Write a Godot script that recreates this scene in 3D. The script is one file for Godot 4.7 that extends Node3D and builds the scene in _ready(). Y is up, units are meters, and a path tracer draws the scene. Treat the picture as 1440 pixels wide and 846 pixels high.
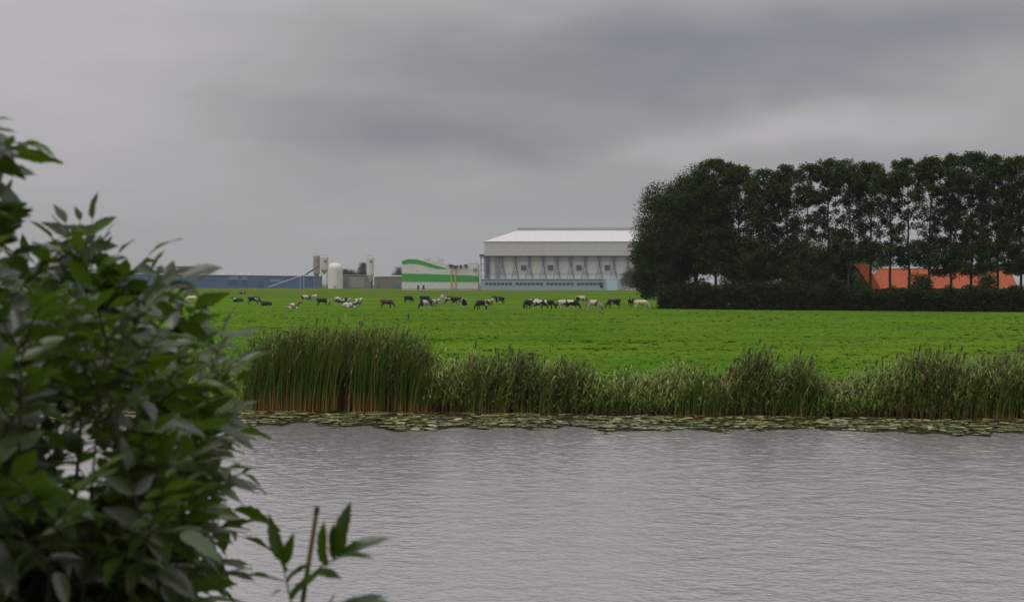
extends Node3D
# A canal with a reed bank, a polder meadow with cows, a poplar row and far industrial buildings under an overcast sky.

const FOCAL := 2687.0      # the lens in pixels of a picture 1440 wide
const EYE := 4.0           # height of the eye above the water
const HORIZON := 399.0
const FIELD := 0.55        # height of the meadow above the water

var rng := RandomNumberGenerator.new()
var counts := {}
var noise := FastNoiseLite.new()

# ---------------------------------------------------------------- mesh builder
class Shape:
	var v := PackedVector3Array()
	var n := PackedVector3Array()
	var c := PackedColorArray()
	var i := PackedInt32Array()

	func vert(p: Vector3, nn: Vector3, col: Color) -> int:
		v.append(p)
		n.append(nn)
		c.append(col)
		return v.size() - 1

	func tri(a: Vector3, b: Vector3, d: Vector3, col := Color.WHITE) -> void:
		var nn := (d - a).cross(b - a).normalized()
		var k := v.size()
		v.append(a); v.append(b); v.append(d)
		n.append(nn); n.append(nn); n.append(nn)
		c.append(col); c.append(col); c.append(col)
		i.append(k); i.append(k + 1); i.append(k + 2)

	# corners a b c d go round the face, clockwise seen from its front
	func quad(a: Vector3, b: Vector3, cc: Vector3, d: Vector3, col := Color.WHITE) -> void:
		var nn := (cc - a).cross(b - a).normalized()
		var k := v.size()
		v.append(a); v.append(b); v.append(cc); v.append(d)
		for j in 4:
			n.append(nn)
			c.append(col)
		i.append(k); i.append(k + 1); i.append(k + 2)
		i.append(k); i.append(k + 2); i.append(k + 3)

	func box(lo: Vector3, hi: Vector3, col := Color.WHITE) -> void:
		var a := lo
		var b := hi
		quad(Vector3(a.x, a.y, b.z), Vector3(a.x, b.y, b.z), Vector3(b.x, b.y, b.z), Vector3(b.x, a.y, b.z), col)
		quad(Vector3(b.x, a.y, a.z), Vector3(b.x, b.y, a.z), Vector3(a.x, b.y, a.z), Vector3(a.x, a.y, a.z), col)
		quad(Vector3(a.x, a.y, a.z), Vector3(a.x, b.y, a.z), Vector3(a.x, b.y, b.z), Vector3(a.x, a.y, b.z), col)
		quad(Vector3(b.x, a.y, b.z), Vector3(b.x, b.y, b.z), Vector3(b.x, b.y, a.z), Vector3(b.x, a.y, a.z), col)
		quad(Vector3(a.x, b.y, b.z), Vector3(a.x, b.y, a.z), Vector3(b.x, b.y, a.z), Vector3(b.x, b.y, b.z), col)
		quad(Vector3(a.x, a.y, a.z), Vector3(a.x, a.y, b.z), Vector3(b.x, a.y, b.z), Vector3(b.x, a.y, a.z), col)

	func beam(a: Vector3, b: Vector3, w: float, col := Color.WHITE) -> void:
		tube([a, b], [w / 2.0, w / 2.0], 4, col)

	func tube(pts: Array, radii: Array, sides: int, col := Color.WHITE, cap := true) -> void:
		var first := v.size()
		for k in pts.size():
			var t: Vector3
			if k == 0:
				t = pts[1] - pts[0]
			elif k == pts.size() - 1:
				t = pts[k] - pts[k - 1]
			else:
				t = pts[k + 1] - pts[k - 1]
			t = t.normalized()
			var side := t.cross(Vector3(0.13, 0.21, 0.97)).normalized()
			var other := side.cross(t)
			for s in sides:
				var ang := TAU * (s + 0.5) / sides
				var o := side * cos(ang) + other * sin(ang)
				vert(pts[k] + o * float(radii[k]), o, col)
		for k in pts.size() - 1:
			for s in sides:
				var a := first + k * sides + s
				var b := first + k * sides + (s + 1) % sides
				i.append(a); i.append(b); i.append(a + sides)
				i.append(b); i.append(b + sides); i.append(a + sides)
		if cap:
			var e := vert(pts[-1], (pts[-1] - pts[-2]).normalized(), col)
			var l := first + (pts.size() - 1) * sides
			for s in sides:
				i.append(l + s); i.append(l + (s + 1) % sides); i.append(e)

	# profile: Vector2(radius, height) from below upwards, turned about the upright axis through at
	func lathe(at: Vector3, profile: Array, sides: int, col := Color.WHITE) -> void:
		for k in profile.size() - 1:
			var p: Vector2 = profile[k]
			var q: Vector2 = profile[k + 1]
			var dn := Vector2(q.y - p.y, p.x - q.x).normalized()
			var first := v.size()
			for s in sides + 1:
				var ang := TAU * s / sides
				var o := Vector3(cos(ang), 0, sin(ang))
				var nn := (o * dn.x + Vector3(0, dn.y, 0)).normalized()
				vert(at + o * p.x + Vector3(0, p.y, 0), nn, col)
				vert(at + o * q.x + Vector3(0, q.y, 0), nn, col)
			for s in sides:
				var a := first + s * 2
				i.append(a); i.append(a + 2); i.append(a + 1)
				i.append(a + 2); i.append(a + 3); i.append(a + 1)

	# an upright outline (x, y in metres) given a front and a back
	func slab(outline: PackedVector2Array, z_front: float, z_back: float, col := Color.WHITE) -> void:
		var t := Geometry2D.triangulate_polygon(outline)
		for k in range(0, t.size(), 3):
			var a := outline[t[k]]
			var b := outline[t[k + 1]]
			var d := outline[t[k + 2]]
			if (b - a).cross(d - a) > 0:
				var e := b
				b = d
				d = e
			tri(Vector3(a.x, a.y, z_front), Vector3(b.x, b.y, z_front), Vector3(d.x, d.y, z_front), col)
			tri(Vector3(a.x, a.y, z_back), Vector3(d.x, d.y, z_back), Vector3(b.x, b.y, z_back), col)
		for k in outline.size():
			var a := outline[k]
			var b := outline[(k + 1) % outline.size()]
			quad(Vector3(a.x, a.y, z_front), Vector3(b.x, b.y, z_front), Vector3(b.x, b.y, z_back), Vector3(a.x, a.y, z_back), col)

	# a strip along points, each with a half-width vector and a colour
	func ribbon(pts: PackedVector3Array, half: PackedVector3Array, cols: PackedColorArray) -> void:
		var first := v.size()
		for k in pts.size():
			var t := (pts[mini(k + 1, pts.size() - 1)] - pts[maxi(k - 1, 0)])
			var nn := half[0].cross(t).normalized()
			vert(pts[k] - half[k], nn, cols[k])
			vert(pts[k] + half[k], nn, cols[k])
		for k in pts.size() - 1:
			var a := first + k * 2
			i.append(a); i.append(a + 2); i.append(a + 1)
			i.append(a + 1); i.append(a + 2); i.append(a + 3)

	func append(o: Shape, t: Transform3D, col := Color.WHITE) -> void:
		var k := v.size()
		for j in o.v.size():
			v.append(t * o.v[j])
			n.append((t.basis * o.n[j]).normalized())
			c.append(o.c[j] * col)
		for j in o.i:
			i.append(k + j)

	func mesh(m: Material = null) -> ArrayMesh:
		var a := []
		a.resize(Mesh.ARRAY_MAX)
		a[Mesh.ARRAY_VERTEX] = v
		a[Mesh.ARRAY_NORMAL] = n
		a[Mesh.ARRAY_COLOR] = c
		a[Mesh.ARRAY_INDEX] = i
		var r := ArrayMesh.new()
		r.add_surface_from_arrays(Mesh.PRIMITIVE_TRIANGLES, a)
		if m:
			r.surface_set_material(0, m)
		return r

# ---------------------------------------------------------------- scene helpers
func numbered(called: String) -> String:
	counts[called] = counts.get(called, -1) + 1
	return called if counts[called] == 0 else "%s_%03d" % [called, counts[called]]

func obj(called: String, s: Shape, m: Material, parent: Node = self) -> MeshInstance3D:
	return put(called, s.mesh(m), parent)

func put(called: String, mesh: Mesh, parent: Node = self) -> MeshInstance3D:
	var o := MeshInstance3D.new()
	o.name = numbered(called) if parent == self else called
	o.mesh = mesh
	parent.add_child(o, true)
	return o

func thing(called: String, label: String, category: String, at := Vector3.ZERO, group := "") -> Node3D:
	var o := Node3D.new()
	o.name = numbered(called)
	add_child(o)
	o.position = at
	tag(o, label, category, group)
	return o

func tag(o: Node, label := "", category := "", group := "", kind := "") -> void:
	if label: o.set_meta("label", label)
	if category: o.set_meta("category", category)
	if group: o.set_meta("group", group)
	if kind: o.set_meta("kind", kind)

func paint(r: float, g: float, b: float, rough := 0.8, metal := 0.0) -> StandardMaterial3D:   # linear colour
	var m := StandardMaterial3D.new()
	m.albedo_color = Color(r, g, b).linear_to_srgb()
	m.roughness = rough
	m.metallic = metal
	m.cull_mode = BaseMaterial3D.CULL_DISABLED
	return m

func tinted(rough := 0.8) -> StandardMaterial3D:   # colour from the vertices
	var m := paint(1, 1, 1, rough)
	m.vertex_color_use_as_albedo = true
	return m

func weathered(r: float, g: float, b: float, rough: float, size: float, strength: float, seed_: int) -> StandardMaterial3D:
	var m := paint(r, g, b, rough)
	m.albedo_texture = noise_texture(1.0 - strength, 1.0, 0.02, seed_, 256)
	m.uv1_triplanar = true
	m.uv1_world_triplanar = true
	m.uv1_scale = Vector3.ONE / size
	return m

func noise_texture(lo: float, hi: float, freq: float, seed_: int, side := 512) -> NoiseTexture2D:
	var f := FastNoiseLite.new()
	f.seed = seed_
	f.frequency = freq
	f.fractal_octaves = 5
	var t := NoiseTexture2D.new()
	t.noise = f
	t.width = side
	t.height = side
	t.seamless = true
	var g := Gradient.new()
	g.set_color(0, Color(lo, lo, lo).linear_to_srgb())
	g.set_color(1, Color(hi, hi, hi).linear_to_srgb())
	t.color_ramp = g
	return t

# a point at a distance, seen at a spot of the photograph
func spot(px: float, py: float, d: float) -> Vector3:
	return Vector3((px - 720.0) / FOCAL * d, EYE - (py - HORIZON) / FOCAL * d, -d)

func reach(base_y: float) -> float:   # distance at which the meadow lies on that row
	return FOCAL * (EYE - FIELD) / (base_y - HORIZON)

func bank(x: float) -> float:   # distance of the far water's edge
	return 58.6 - 0.172 * clampf(x, -60, 60) + 0.35 * noise.get_noise_2d(x * 9.0, 7.0)

func ground_height(x: float, z: float) -> float:
	var d := -z
	var s := d - bank(x)
	if d < 30.0:
		return maxf(-1.2, lerpf(2.35, -1.2, smoothstep(0.0, 11.0, d)) if d > 0 else 2.35)
	if s < -1.5:
		return -1.2
	if s < 1.0:
		return lerpf(-1.2, 0.18, smoothstep(-1.5, 1.0, s))
	var h := lerpf(0.18, FIELD, smoothstep(1.0, 7.0, s))
	return h + 0.05 * noise.get_noise_2d(x * 3.0, z * 3.0) * smoothstep(3.0, 12.0, s)

# ---------------------------------------------------------------- camera, sky, sun
func camera_and_light() -> void:
	var cam := Camera3D.new()
	cam.name = "camera"
	add_child(cam)
	cam.position = Vector3(0, EYE, 0)
	cam.rotation.x = -atan((423.0 - HORIZON) / FOCAL)
	cam.near = 0.1
	cam.far = 12000.0
	var lens := CameraAttributesPhysical.new()
	lens.frustum_focal_length = 12.0 / (423.0 / FOCAL)
	lens.frustum_focus_distance = 130.0
	lens.exposure_aperture = 11.0
	lens.frustum_near = 0.1
	lens.frustum_far = 12000.0
	cam.attributes = lens
	cam.fov = rad_to_deg(2.0 * atan(423.0 / FOCAL))

	var env := Environment.new()
	env.background_mode = Environment.BG_SKY
	env.tonemap_mode = Environment.TONE_MAPPER_LINEAR
	env.tonemap_exposure = 1.0
	env.sdfgi_enabled = true
	env.ssao_enabled = true
	env.ssil_enabled = true
	env.fog_enabled = true
	env.fog_density = 0.00007
	env.fog_light_color = Color(0.86, 0.87, 0.9)
	var sky := Sky.new()
	var pano := PanoramaSkyMaterial.new()
	pano.panorama = ImageTexture.create_from_image(overcast())
	sky.sky_material = pano
	env.sky = sky
	var we := WorldEnvironment.new()
	we.name = "world_environment"
	we.environment = env
	add_child(we)

	var sun := DirectionalLight3D.new()
	sun.name = "sun"
	sun.light_color = Color(1.0, 0.98, 0.95)
	sun.light_energy = 0.4
	sun.light_angular_distance = 40.0
	sun.shadow_enabled = true
	add_child(sun)
	sun.rotation_degrees = Vector3(-64, -40, 0)

func overcast() -> Image:
	var w := 4096
	var h := 2048
	var cloud := FastNoiseLite.new()
	cloud.seed = 11
	cloud.frequency = 1.0
	cloud.fractal_octaves = 5
	cloud.fractal_gain = 0.5
	var data := PackedFloat32Array()
	data.resize(w * h * 3)
	# banks of cloud: middle as angles (radians right of straight ahead, above the horizon), spread, tilt, brightness
	var banks := []
	for b in [[760, 95, 330, 62, 0.05, -0.104], [450, 165, 260, 26, 0.2, -0.044], [680, 205, 240, 36, 0.02, -0.07], [1330, 40, 300, 40, -0.03, -0.085],
			[40, 60, 330, 130, 0.1, 0.111], [700, 0, 500, 22, 0.0, 0.038], [1080, 188, 190, 24, -0.1, 0.111], [1300, 140, 240, 30, -0.06, 0.006], [330, 115, 160, 16, 0.15, 0.016],
			[1250, 195, 150, 14, 0.0, 0.022], [880, 150, 120, 14, 0.1, 0.017]]:
		banks.append([(b[0] - 720.0) / FOCAL, (HORIZON - b[1]) / FOCAL, b[2] / FOCAL, b[3] / FOCAL, b[4], b[5]])
	for y in h:
		var el := (0.5 - (y + 0.5) / h) * PI
		for x in w:
			var k := (y * w + x) * 3
			if el < 0.0:
				data[k] = 0.2; data[k + 1] = 0.2; data[k + 2] = 0.19
				continue
			var az := (x + 0.5) / w * TAU
			if az > PI: az -= TAU
			if (absf(az) > 0.35 or el > 0.2) and (x % 4 != 0 or y % 4 != 0):   # coarser away from the lens
				var from := ((y - y % 4) * w + x - x % 4) * 3
				data[k] = data[from]; data[k + 1] = data[from + 1]; data[k + 2] = data[from + 2]
				continue
			var dx := sin(az) * cos(el)
			var dz := -cos(az) * cos(el)
			var dy := sin(el)
			var px := dx / (dy + 0.12)
			var pz := dz / (dy + 0.12)
			var f := cloud.get_noise_3d(px * 0.55, pz * 0.9, 3.0) + 0.45 * cloud.get_noise_3d(px * 2.2, pz * 3.6, 9.0)
			var puff := cloud.get_noise_3d(dx * 9.0, dy * 26.0, dz * 9.0)
			var here := smoothstep(0.05, 0.5, maxf(absf(az) - 0.2, el - 0.1))   # beyond the banks in view the cover is as lumpy as they are
			var low := smoothstep(0.0, 0.07, el)
			var l := 0.35 * (1.0 + 1.95 * dy * dy) + (f * lerpf(0.020, 0.07, here) + puff * 0.022) * lerpf(0.25, 1.0, low)
			var blue := -f * 0.04 - puff * 0.03
			if absf(az) < 0.9 and el < 0.6:
				var wx := 0.035 * cloud.get_noise_3d(dx * 7.0, dy * 18.0, 31.0)
				var wy := 0.016 * cloud.get_noise_3d(dx * 7.0, dy * 18.0, 57.0)
				for b in banks:
					var u: float = az - b[0] + wx
					var v: float = el - b[1] + wy + (az - b[0]) * b[4]
					u /= b[2]
					v /= b[3]
					var e := u * u + v * v
					if e < 12.0:
						var g: float = exp(-e * 0.5) * b[5]
						l += g
						blue -= g * 0.75
			data[k] = l * (1.0 - 0.6 * blue)
			data[k + 1] = l
			data[k + 2] = l * (1.015 + (1.3 * blue if blue > 0.0 else -0.5 * blue))
	return Image.create_from_data(w, h, false, Image.FORMAT_RGBF, data.to_byte_array())

# ---------------------------------------------------------------- ground and water
func steps(marks: Array) -> PackedFloat32Array:   # [from, to, step] in turn
	var r := PackedFloat32Array()
	for m in marks:
		var k: float = m[0]
		while k < m[1] - 1e-4:
			r.append(k)
			k += m[2]
	r.append(marks[-1][1])
	return r

func build_ground() -> void:
	var xs := steps([[-7000, -1000, 1000], [-1000, -160, 60], [-160, -40, 6], [-40, 40, 1.0], [40, 160, 6], [160, 1000, 60], [1000, 7000, 1000]])
	var ds := steps([[-300, -20, 70], [-20, 14, 1.0], [14, 50, 6], [50, 72, 0.5], [72, 130, 1.0], [130, 420, 5], [420, 1000, 30], [1000, 9000, 500]])
	var s := Shape.new()
	for d in ds:
		for x in xs:
			var e := 0.2
			var nn := Vector3(ground_height(x - e, -d) - ground_height(x + e, -d), 2 * e, ground_height(x, -d - e) - ground_height(x, -d + e)).normalized()
			var t := noise.get_noise_2d(x * 1.1, d * 2.2) * 0.5 + noise.get_noise_2d(x * 5.0 + 90.0, d * 9.0) * 0.5
			var g := Color(0.062, 0.146, 0.015).lerp(Color(0.112, 0.196, 0.018), clampf(0.5 + 1.3 * t, 0, 1))
			g = g.lerp(Color(0.092, 0.135, 0.016), smoothstep(420.0, 700.0, d + 120.0 * noise.get_noise_2d(x * 0.3, 5.0)) * 0.8)   # duller, more olive green with distance
			var dry := smoothstep(0.25, 0.6, noise.get_noise_2d(x * 2.0 + 300.0, d * 5.0)) * 0.55
			g = g.lerp(Color(0.15, 0.155, 0.04), dry)
			if d < 20.0:
				g = Color(0.045, 0.040, 0.022).lerp(Color(0.06, 0.08, 0.02), clampf(0.5 + 1.5 * t, 0, 1))
			if d - bank(x) < 2.5 and d > 20.0:
				g = g.lerp(Color(0.05, 0.04, 0.022), smoothstep(2.5, 1.0, d - bank(x)))
			s.vert(Vector3(x, ground_height(x, -d), -d), nn, g)
	var w := xs.size()
	for a in ds.size() - 1:
		for b in w - 1:
			var k := a * w + b
			s.i.append(k); s.i.append(k + w); s.i.append(k + 1)
			s.i.append(k + 1); s.i.append(k + w); s.i.append(k + w + 1)
	var m := tinted(0.95)
	m.specular_mode = BaseMaterial3D.SPECULAR_DISABLED
	m.albedo_texture = noise_texture(0.78, 1.2, 0.03, 5, 1024)
	m.uv1_triplanar = true
	m.uv1_world_triplanar = true
	m.uv1_scale = Vector3(0.11, 0.11, 0.16)
	var o := obj("ground", s, m)
	tag(o, "bright green grazing meadow stretching from the canal bank to the far buildings", "meadow", "", "structure")

func wave(x: float, z: float) -> float:
	var gust := 1.0 + 0.8 * noise.get_noise_2d(x * 14.0, z * 5.0)
	var h := 0.010 * noise.get_noise_3d(x * 105.0, z * 115.0, 10.0)
	h += 0.009 * noise.get_noise_3d(x * 250.0 + 50.0, z * 270.0, 40.0) * gust
	h += 0.006 * noise.get_noise_3d(x * 30.0, z * 40.0, 70.0)
	return h

func build_water() -> void:
	var xs := steps([[-400, -40, 40], [-40, -16, 1.0], [-16, 16, 0.075], [16, 40, 1.0], [40, 400, 40]])
	var ds := steps([[5, 20, 0.5], [20, 40, 0.07], [40, 53, 0.085], [53, 78, 1.0]])
	var s := Shape.new()
	for d in ds:
		for x in xs:
			s.v.append(Vector3(x, wave(x, d), -d))
			s.c.append(Color.WHITE)
	var w := xs.size()
	for a in ds.size():
		for b in w:
			var l := s.v[a * w + maxi(b - 1, 0)]
			var r := s.v[a * w + mini(b + 1, w - 1)]
			var f := s.v[mini(a + 1, ds.size() - 1) * w + b]
			var e := s.v[maxi(a - 1, 0) * w + b]
			s.n.append((r - l).cross(f - e).normalized())
	for a in ds.size() - 1:
		for b in w - 1:
			var k := a * w + b
			s.i.append(k); s.i.append(k + w); s.i.append(k + 1)
			s.i.append(k + 1); s.i.append(k + w); s.i.append(k + w + 1)
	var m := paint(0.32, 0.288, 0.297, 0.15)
	var ripple := FastNoiseLite.new()
	ripple.seed = 61
	ripple.frequency = 0.05
	ripple.fractal_octaves = 2
	var rt := NoiseTexture2D.new()
	rt.noise = ripple
	rt.width = 1024
	rt.height = 1024
	rt.seamless = true
	rt.as_normal_map = true
	rt.bump_strength = 6.0
	m.normal_enabled = true
	m.normal_texture = rt
	m.normal_scale = 0.34
	m.uv1_triplanar = true
	m.uv1_world_triplanar = true
	m.uv1_scale = Vector3.ONE / 11.0
	m.metallic_specular = 0.7
	m.clearcoat_enabled = true
	m.clearcoat = 0.6
	m.clearcoat_roughness = 0.12
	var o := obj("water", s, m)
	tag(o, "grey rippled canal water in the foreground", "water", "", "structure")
	# unruffled strip laid over the water, the reeds' dark reflection painted in its brown
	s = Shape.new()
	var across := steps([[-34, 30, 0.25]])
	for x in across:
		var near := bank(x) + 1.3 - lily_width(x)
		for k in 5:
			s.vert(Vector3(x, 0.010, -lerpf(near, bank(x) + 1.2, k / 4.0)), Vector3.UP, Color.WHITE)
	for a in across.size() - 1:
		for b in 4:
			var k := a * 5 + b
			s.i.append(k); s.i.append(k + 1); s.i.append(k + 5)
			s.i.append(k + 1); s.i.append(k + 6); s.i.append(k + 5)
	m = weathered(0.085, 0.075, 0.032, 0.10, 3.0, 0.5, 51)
	o = obj("painted_reflection", s, m)
	tag(o, "still water between the lily pads with the dark reed reflection painted in brown", "water", "", "structure")

func lily_width(x: float) -> float:
	return 7.6 + 3.0 * noise.get_noise_2d(x * 25.0, 3.0) + 1.2 * noise.get_noise_2d(x * 120.0, 30.0) - clampf((x + 8.0) * 0.06, -0.5, 1.2)

func build_lily_pads() -> void:
	var pad := Shape.new()
	var rim := []
	for k in 13:
		var a := lerpf(0.22, TAU - 0.22, k / 12.0)
		rim.append(Vector3(cos(a), 0.03 + 0.03 * sin(a * 3.0), sin(a)))
	for k in 12:
		pad.tri(Vector3(0, 0.0, 0), rim[k], rim[k + 1])
	var places := []
	var tones := []
	rng.seed = 21
	var clump := FastNoiseLite.new()
	clump.seed = 4
	clump.frequency = 1.0
	var tries := 0
	while places.size() < 11000 and tries < 110000:
		tries += 1
		var x := rng.randf_range(-30, 24)
		var out := rng.randf() * 7.6
		var limit := lily_width(x) - 0.4
		if out > limit: continue
		var keep := clump.get_noise_2d(x * 0.5, out * 1.3) + 0.5 * clump.get_noise_2d(x * 1.7, out * 3.0)
		if keep < -0.08 + 0.12 * rng.randf() + 0.5 * smoothstep(limit - 1.6, limit, out): continue
		var z := -(bank(x) + 0.3 - out)
		var b := Basis.from_euler(Vector3(rng.randfn(0, 0.045), rng.randf() * TAU, rng.randfn(0, 0.045)))
		places.append(Transform3D(b.scaled_local(Vector3.ONE * rng.randf_range(0.04, 0.14)), Vector3(x, 0.020 + rng.randf() * 0.022, z)))
		var c := Color(0.24, 0.235, 0.085).lerp(Color(0.46, 0.39, 0.22), pow(rng.randf(), 1.4))
		if rng.randf() < 0.3: c = Color(0.075, 0.055, 0.025)
		elif rng.randf() < 0.35: c = Color(0.09, 0.14, 0.03)
		tones.append(c)
	var mm := MultiMesh.new()
	mm.transform_format = MultiMesh.TRANSFORM_3D
	mm.use_colors = true
	mm.mesh = pad.mesh(tinted(0.38))
	mm.instance_count = places.size()
	for k in places.size():
		mm.set_instance_transform(k, places[k])
		mm.set_instance_color(k, tones[k])
	var o := MultiMeshInstance3D.new()
	o.name = "lily_pads"
	o.multimesh = mm
	add_child(o)
	tag(o, "pale olive mat of lily pads floating along the far reed edge", "lily pads", "", "stuff")

func build_grass() -> void:
	rng.seed = 31
	for kind in 3:
		var tuft := Shape.new()
		var blades := [9, 9, 14][kind] as int
		for k in blades:
			var a := rng.randf() * TAU
			var out := Vector3(cos(a), 0, sin(a))
			var base := out * rng.randf() * 0.16
			var h := rng.randf_range(0.5, 1.0)
			var side := out.cross(Vector3.UP) * 0.022
			var tip := base + Vector3.UP * h * 0.10 + out * h * 0.09
			tuft.tri(base - side, tip, base + side, Color.WHITE * rng.randf_range(0.75, 1.1))
		var mm := MultiMesh.new()
		mm.transform_format = MultiMesh.TRANSFORM_3D
		mm.use_colors = true
		var m := tinted(0.9)
		m.specular_mode = BaseMaterial3D.SPECULAR_DISABLED
		mm.mesh = tuft.mesh(m)
		var places := []
		var tones := []
		var n := [8000, 8000, 1300][kind] as int
		var tries := 0
		while places.size() < n and tries < n * 4:
			tries += 1
			var d := 60.0 + 190.0 * pow(rng.randf(), 1.5)
			var x := rng.randf_range(-0.33, 0.33) * d
			if d < bank(x) + 2.0: continue
			var p := noise.get_noise_2d(x * 4.0 + 50.0, d * 7.0)
			var grow := 1.0
			var c := Color(0.074, 0.162, 0.017).lerp(Color(0.122, 0.206, 0.021), clampf(0.5 + 1.2 * p + rng.randfn(0, 0.15), 0, 1))
			if kind == 2:   # darker, taller tussocks, in patches
				if p < 0.2: continue
				c = Color(0.07, 0.14, 0.014).lerp(Color(0.11, 0.15, 0.03), rng.randf())
				grow = rng.randf_range(1.1, 1.9)
			var b := Basis(Vector3.UP, rng.randf() * TAU).scaled_local(Vector3(1.3, rng.randf_range(0.5, 1.0), 1.3) * grow)
			places.append(Transform3D(b, Vector3(x, ground_height(x, -d) - 0.01, -d)))
			tones.append(c)
		mm.instance_count = places.size()
		for k in places.size():
			mm.set_instance_transform(k, places[k])
			mm.set_instance_color(k, tones[k])
		var o := MultiMeshInstance3D.new()
		o.name = ["meadow_grass", "meadow_grass_001", "tussock_grass"][kind]
		o.multimesh = mm
		add_child(o)
		tag(o, ["short bright green grass of the meadow", "short bright green grass of the meadow", "darker tussocks of rough grass scattered over the meadow"][kind], "grass", "", "stuff")

# ---------------------------------------------------------------- reeds
func blade(s: Shape, at: Vector3, h: float, lean: Vector3, width: float, low: Color, mid: Color, top: Color, dead: float) -> void:
	var pts := PackedVector3Array()
	var half := PackedVector3Array()
	var cols := PackedColorArray()
	var a := rng.randf() * PI
	var side := Vector3(cos(a), 0, sin(a))
	var marks := [0.0, dead * 0.8, dead * 1.5, 0.6, 0.85, 1.0]
	for k in 6:
		var t: float = marks[k]
		pts.append(at + Vector3.UP * h * (t - 0.06 * t * t) + lean * h * t * t)
		half.append(side * width * [1.0, 1.0, 0.95, 0.85, 0.6, 0.05][k])
		cols.append([low, low, mid, mid, top, top][k])
	s.ribbon(pts, half, cols)

func cattail_clump(s: Shape, at: Vector3, h: float, wind: float) -> void:
	var tone := rng.randf()
	var g := Color(0.040, 0.095, 0.015).lerp(Color(0.10, 0.155, 0.026), tone)
	var tan_ := Color(0.24, 0.115, 0.045).lerp(Color(0.27, 0.20, 0.06), rng.randf())
	if rng.randf() < 0.12: g = Color(0.17, 0.16, 0.05)
	var bent := wind * rng.randf_range(0.2, 1.5) + rng.randfn(0, 0.03)
	for k in 5:
		var l := Vector3(bent * rng.randf_range(0.5, 1.6) + rng.randfn(0, 0.06), 0, rng.randfn(0, 0.09))
		var p := at + Vector3(rng.randfn(0, 0.05), 0, rng.randfn(0, 0.05))
		blade(s, p, h * rng.randf_range(0.72, 1.0), l, rng.randf_range(0.008, 0.014), tan_ * rng.randf_range(0.7, 1.1), g * rng.randf_range(0.8, 1.15), g * 1.1, rng.randf_range(0.14, 0.34))

func reed_stem(s: Shape, at: Vector3, h: float, wind: float, plume: float, shade: float) -> void:
	var lean := Vector3(wind * rng.randf_range(0.2, 2.0) + rng.randfn(0, 0.10), 0, rng.randfn(0, 0.12))
	var g := Color(0.070, 0.115, 0.024).lerp(Color(0.175, 0.205, 0.06), rng.randf()) * shade
	var rust := Color(0.25, 0.12, 0.05).lerp(Color(0.30, 0.22, 0.09), rng.randf())
	if rng.randf() < 0.10: g = Color(0.26, 0.21, 0.09)   # dead straw
	var a := rng.randf() * PI
	var side := Vector3(cos(a), 0, sin(a)) * 0.006
	var pts := PackedVector3Array()
	var half := PackedVector3Array()
	var cols := PackedColorArray()
	for t: float in [0.0, 0.22, 0.4, 0.7, 1.0]:
		pts.append(at + Vector3.UP * h * (t - 0.05 * t * t) + lean * h * t * t)
		half.append(side)
		cols.append(rust if t < 0.3 else g)
	s.ribbon(pts, half, cols)
	var t := rng.randf_range(0.16, 0.36)
	while t < 1.0:
		var p := at + Vector3.UP * h * (t - 0.05 * t * t) + lean * h * t * t
		var b := rng.randf() * TAU
		var out := Vector3(cos(b) + wind * 3.0, 0, sin(b)).normalized()
		var ln := rng.randf_range(0.26, 0.46) * (1.1 - 0.35 * t)
		var w := out.cross(Vector3.UP).normalized() * rng.randf_range(0.009, 0.015)
		var dry := t < 0.30 and rng.randf() < 0.7
		var c := (rust * 0.9 if dry else g * rng.randf_range(0.8, 1.3))
		var up := rng.randf_range(0.5, 1.1) * (0.4 if dry else 1.0)
		var q := p + out * ln * 0.45 + Vector3.UP * ln * 0.5 * up
		var e := p + out * ln + Vector3.UP * ln * rng.randf_range(0.1, 0.7) * up
		s.ribbon(PackedVector3Array([p, q, e]), PackedVector3Array([w * 0.7, w, w * 0.05]), PackedColorArray([c, c, c]))
		t += rng.randf_range(0.06, 0.11)
	if rng.randf() < plume:
		var top := pts[4]
		for k in 7:
			var b := rng.randf() * TAU
			var e := top + Vector3(cos(b) * 0.05 + wind * 0.25 + 0.03, rng.randf_range(0.06, 0.24), sin(b) * 0.05)
			var w := Vector3(0.009, 0, 0.006)
			s.ribbon(PackedVector3Array([top - Vector3.UP * 0.05, (top + e) * 0.5 + Vector3.UP * 0.03, e]), PackedVector3Array([w * 0.4, w, w * 0.2]), PackedColorArray([Color(0.07, 0.045, 0.02), Color(0.085, 0.055, 0.028), Color(0.09, 0.06, 0.03)]))

func profile(table: Array, x: float) -> float:
	for k in table.size() - 1:
		if x <= table[k + 1][0]:
			return lerpf(table[k][1], table[k + 1][1], clampf((x - table[k][0]) / (table[k + 1][0] - table[k][0]), 0, 1))
	return table[-1][1]

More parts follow.
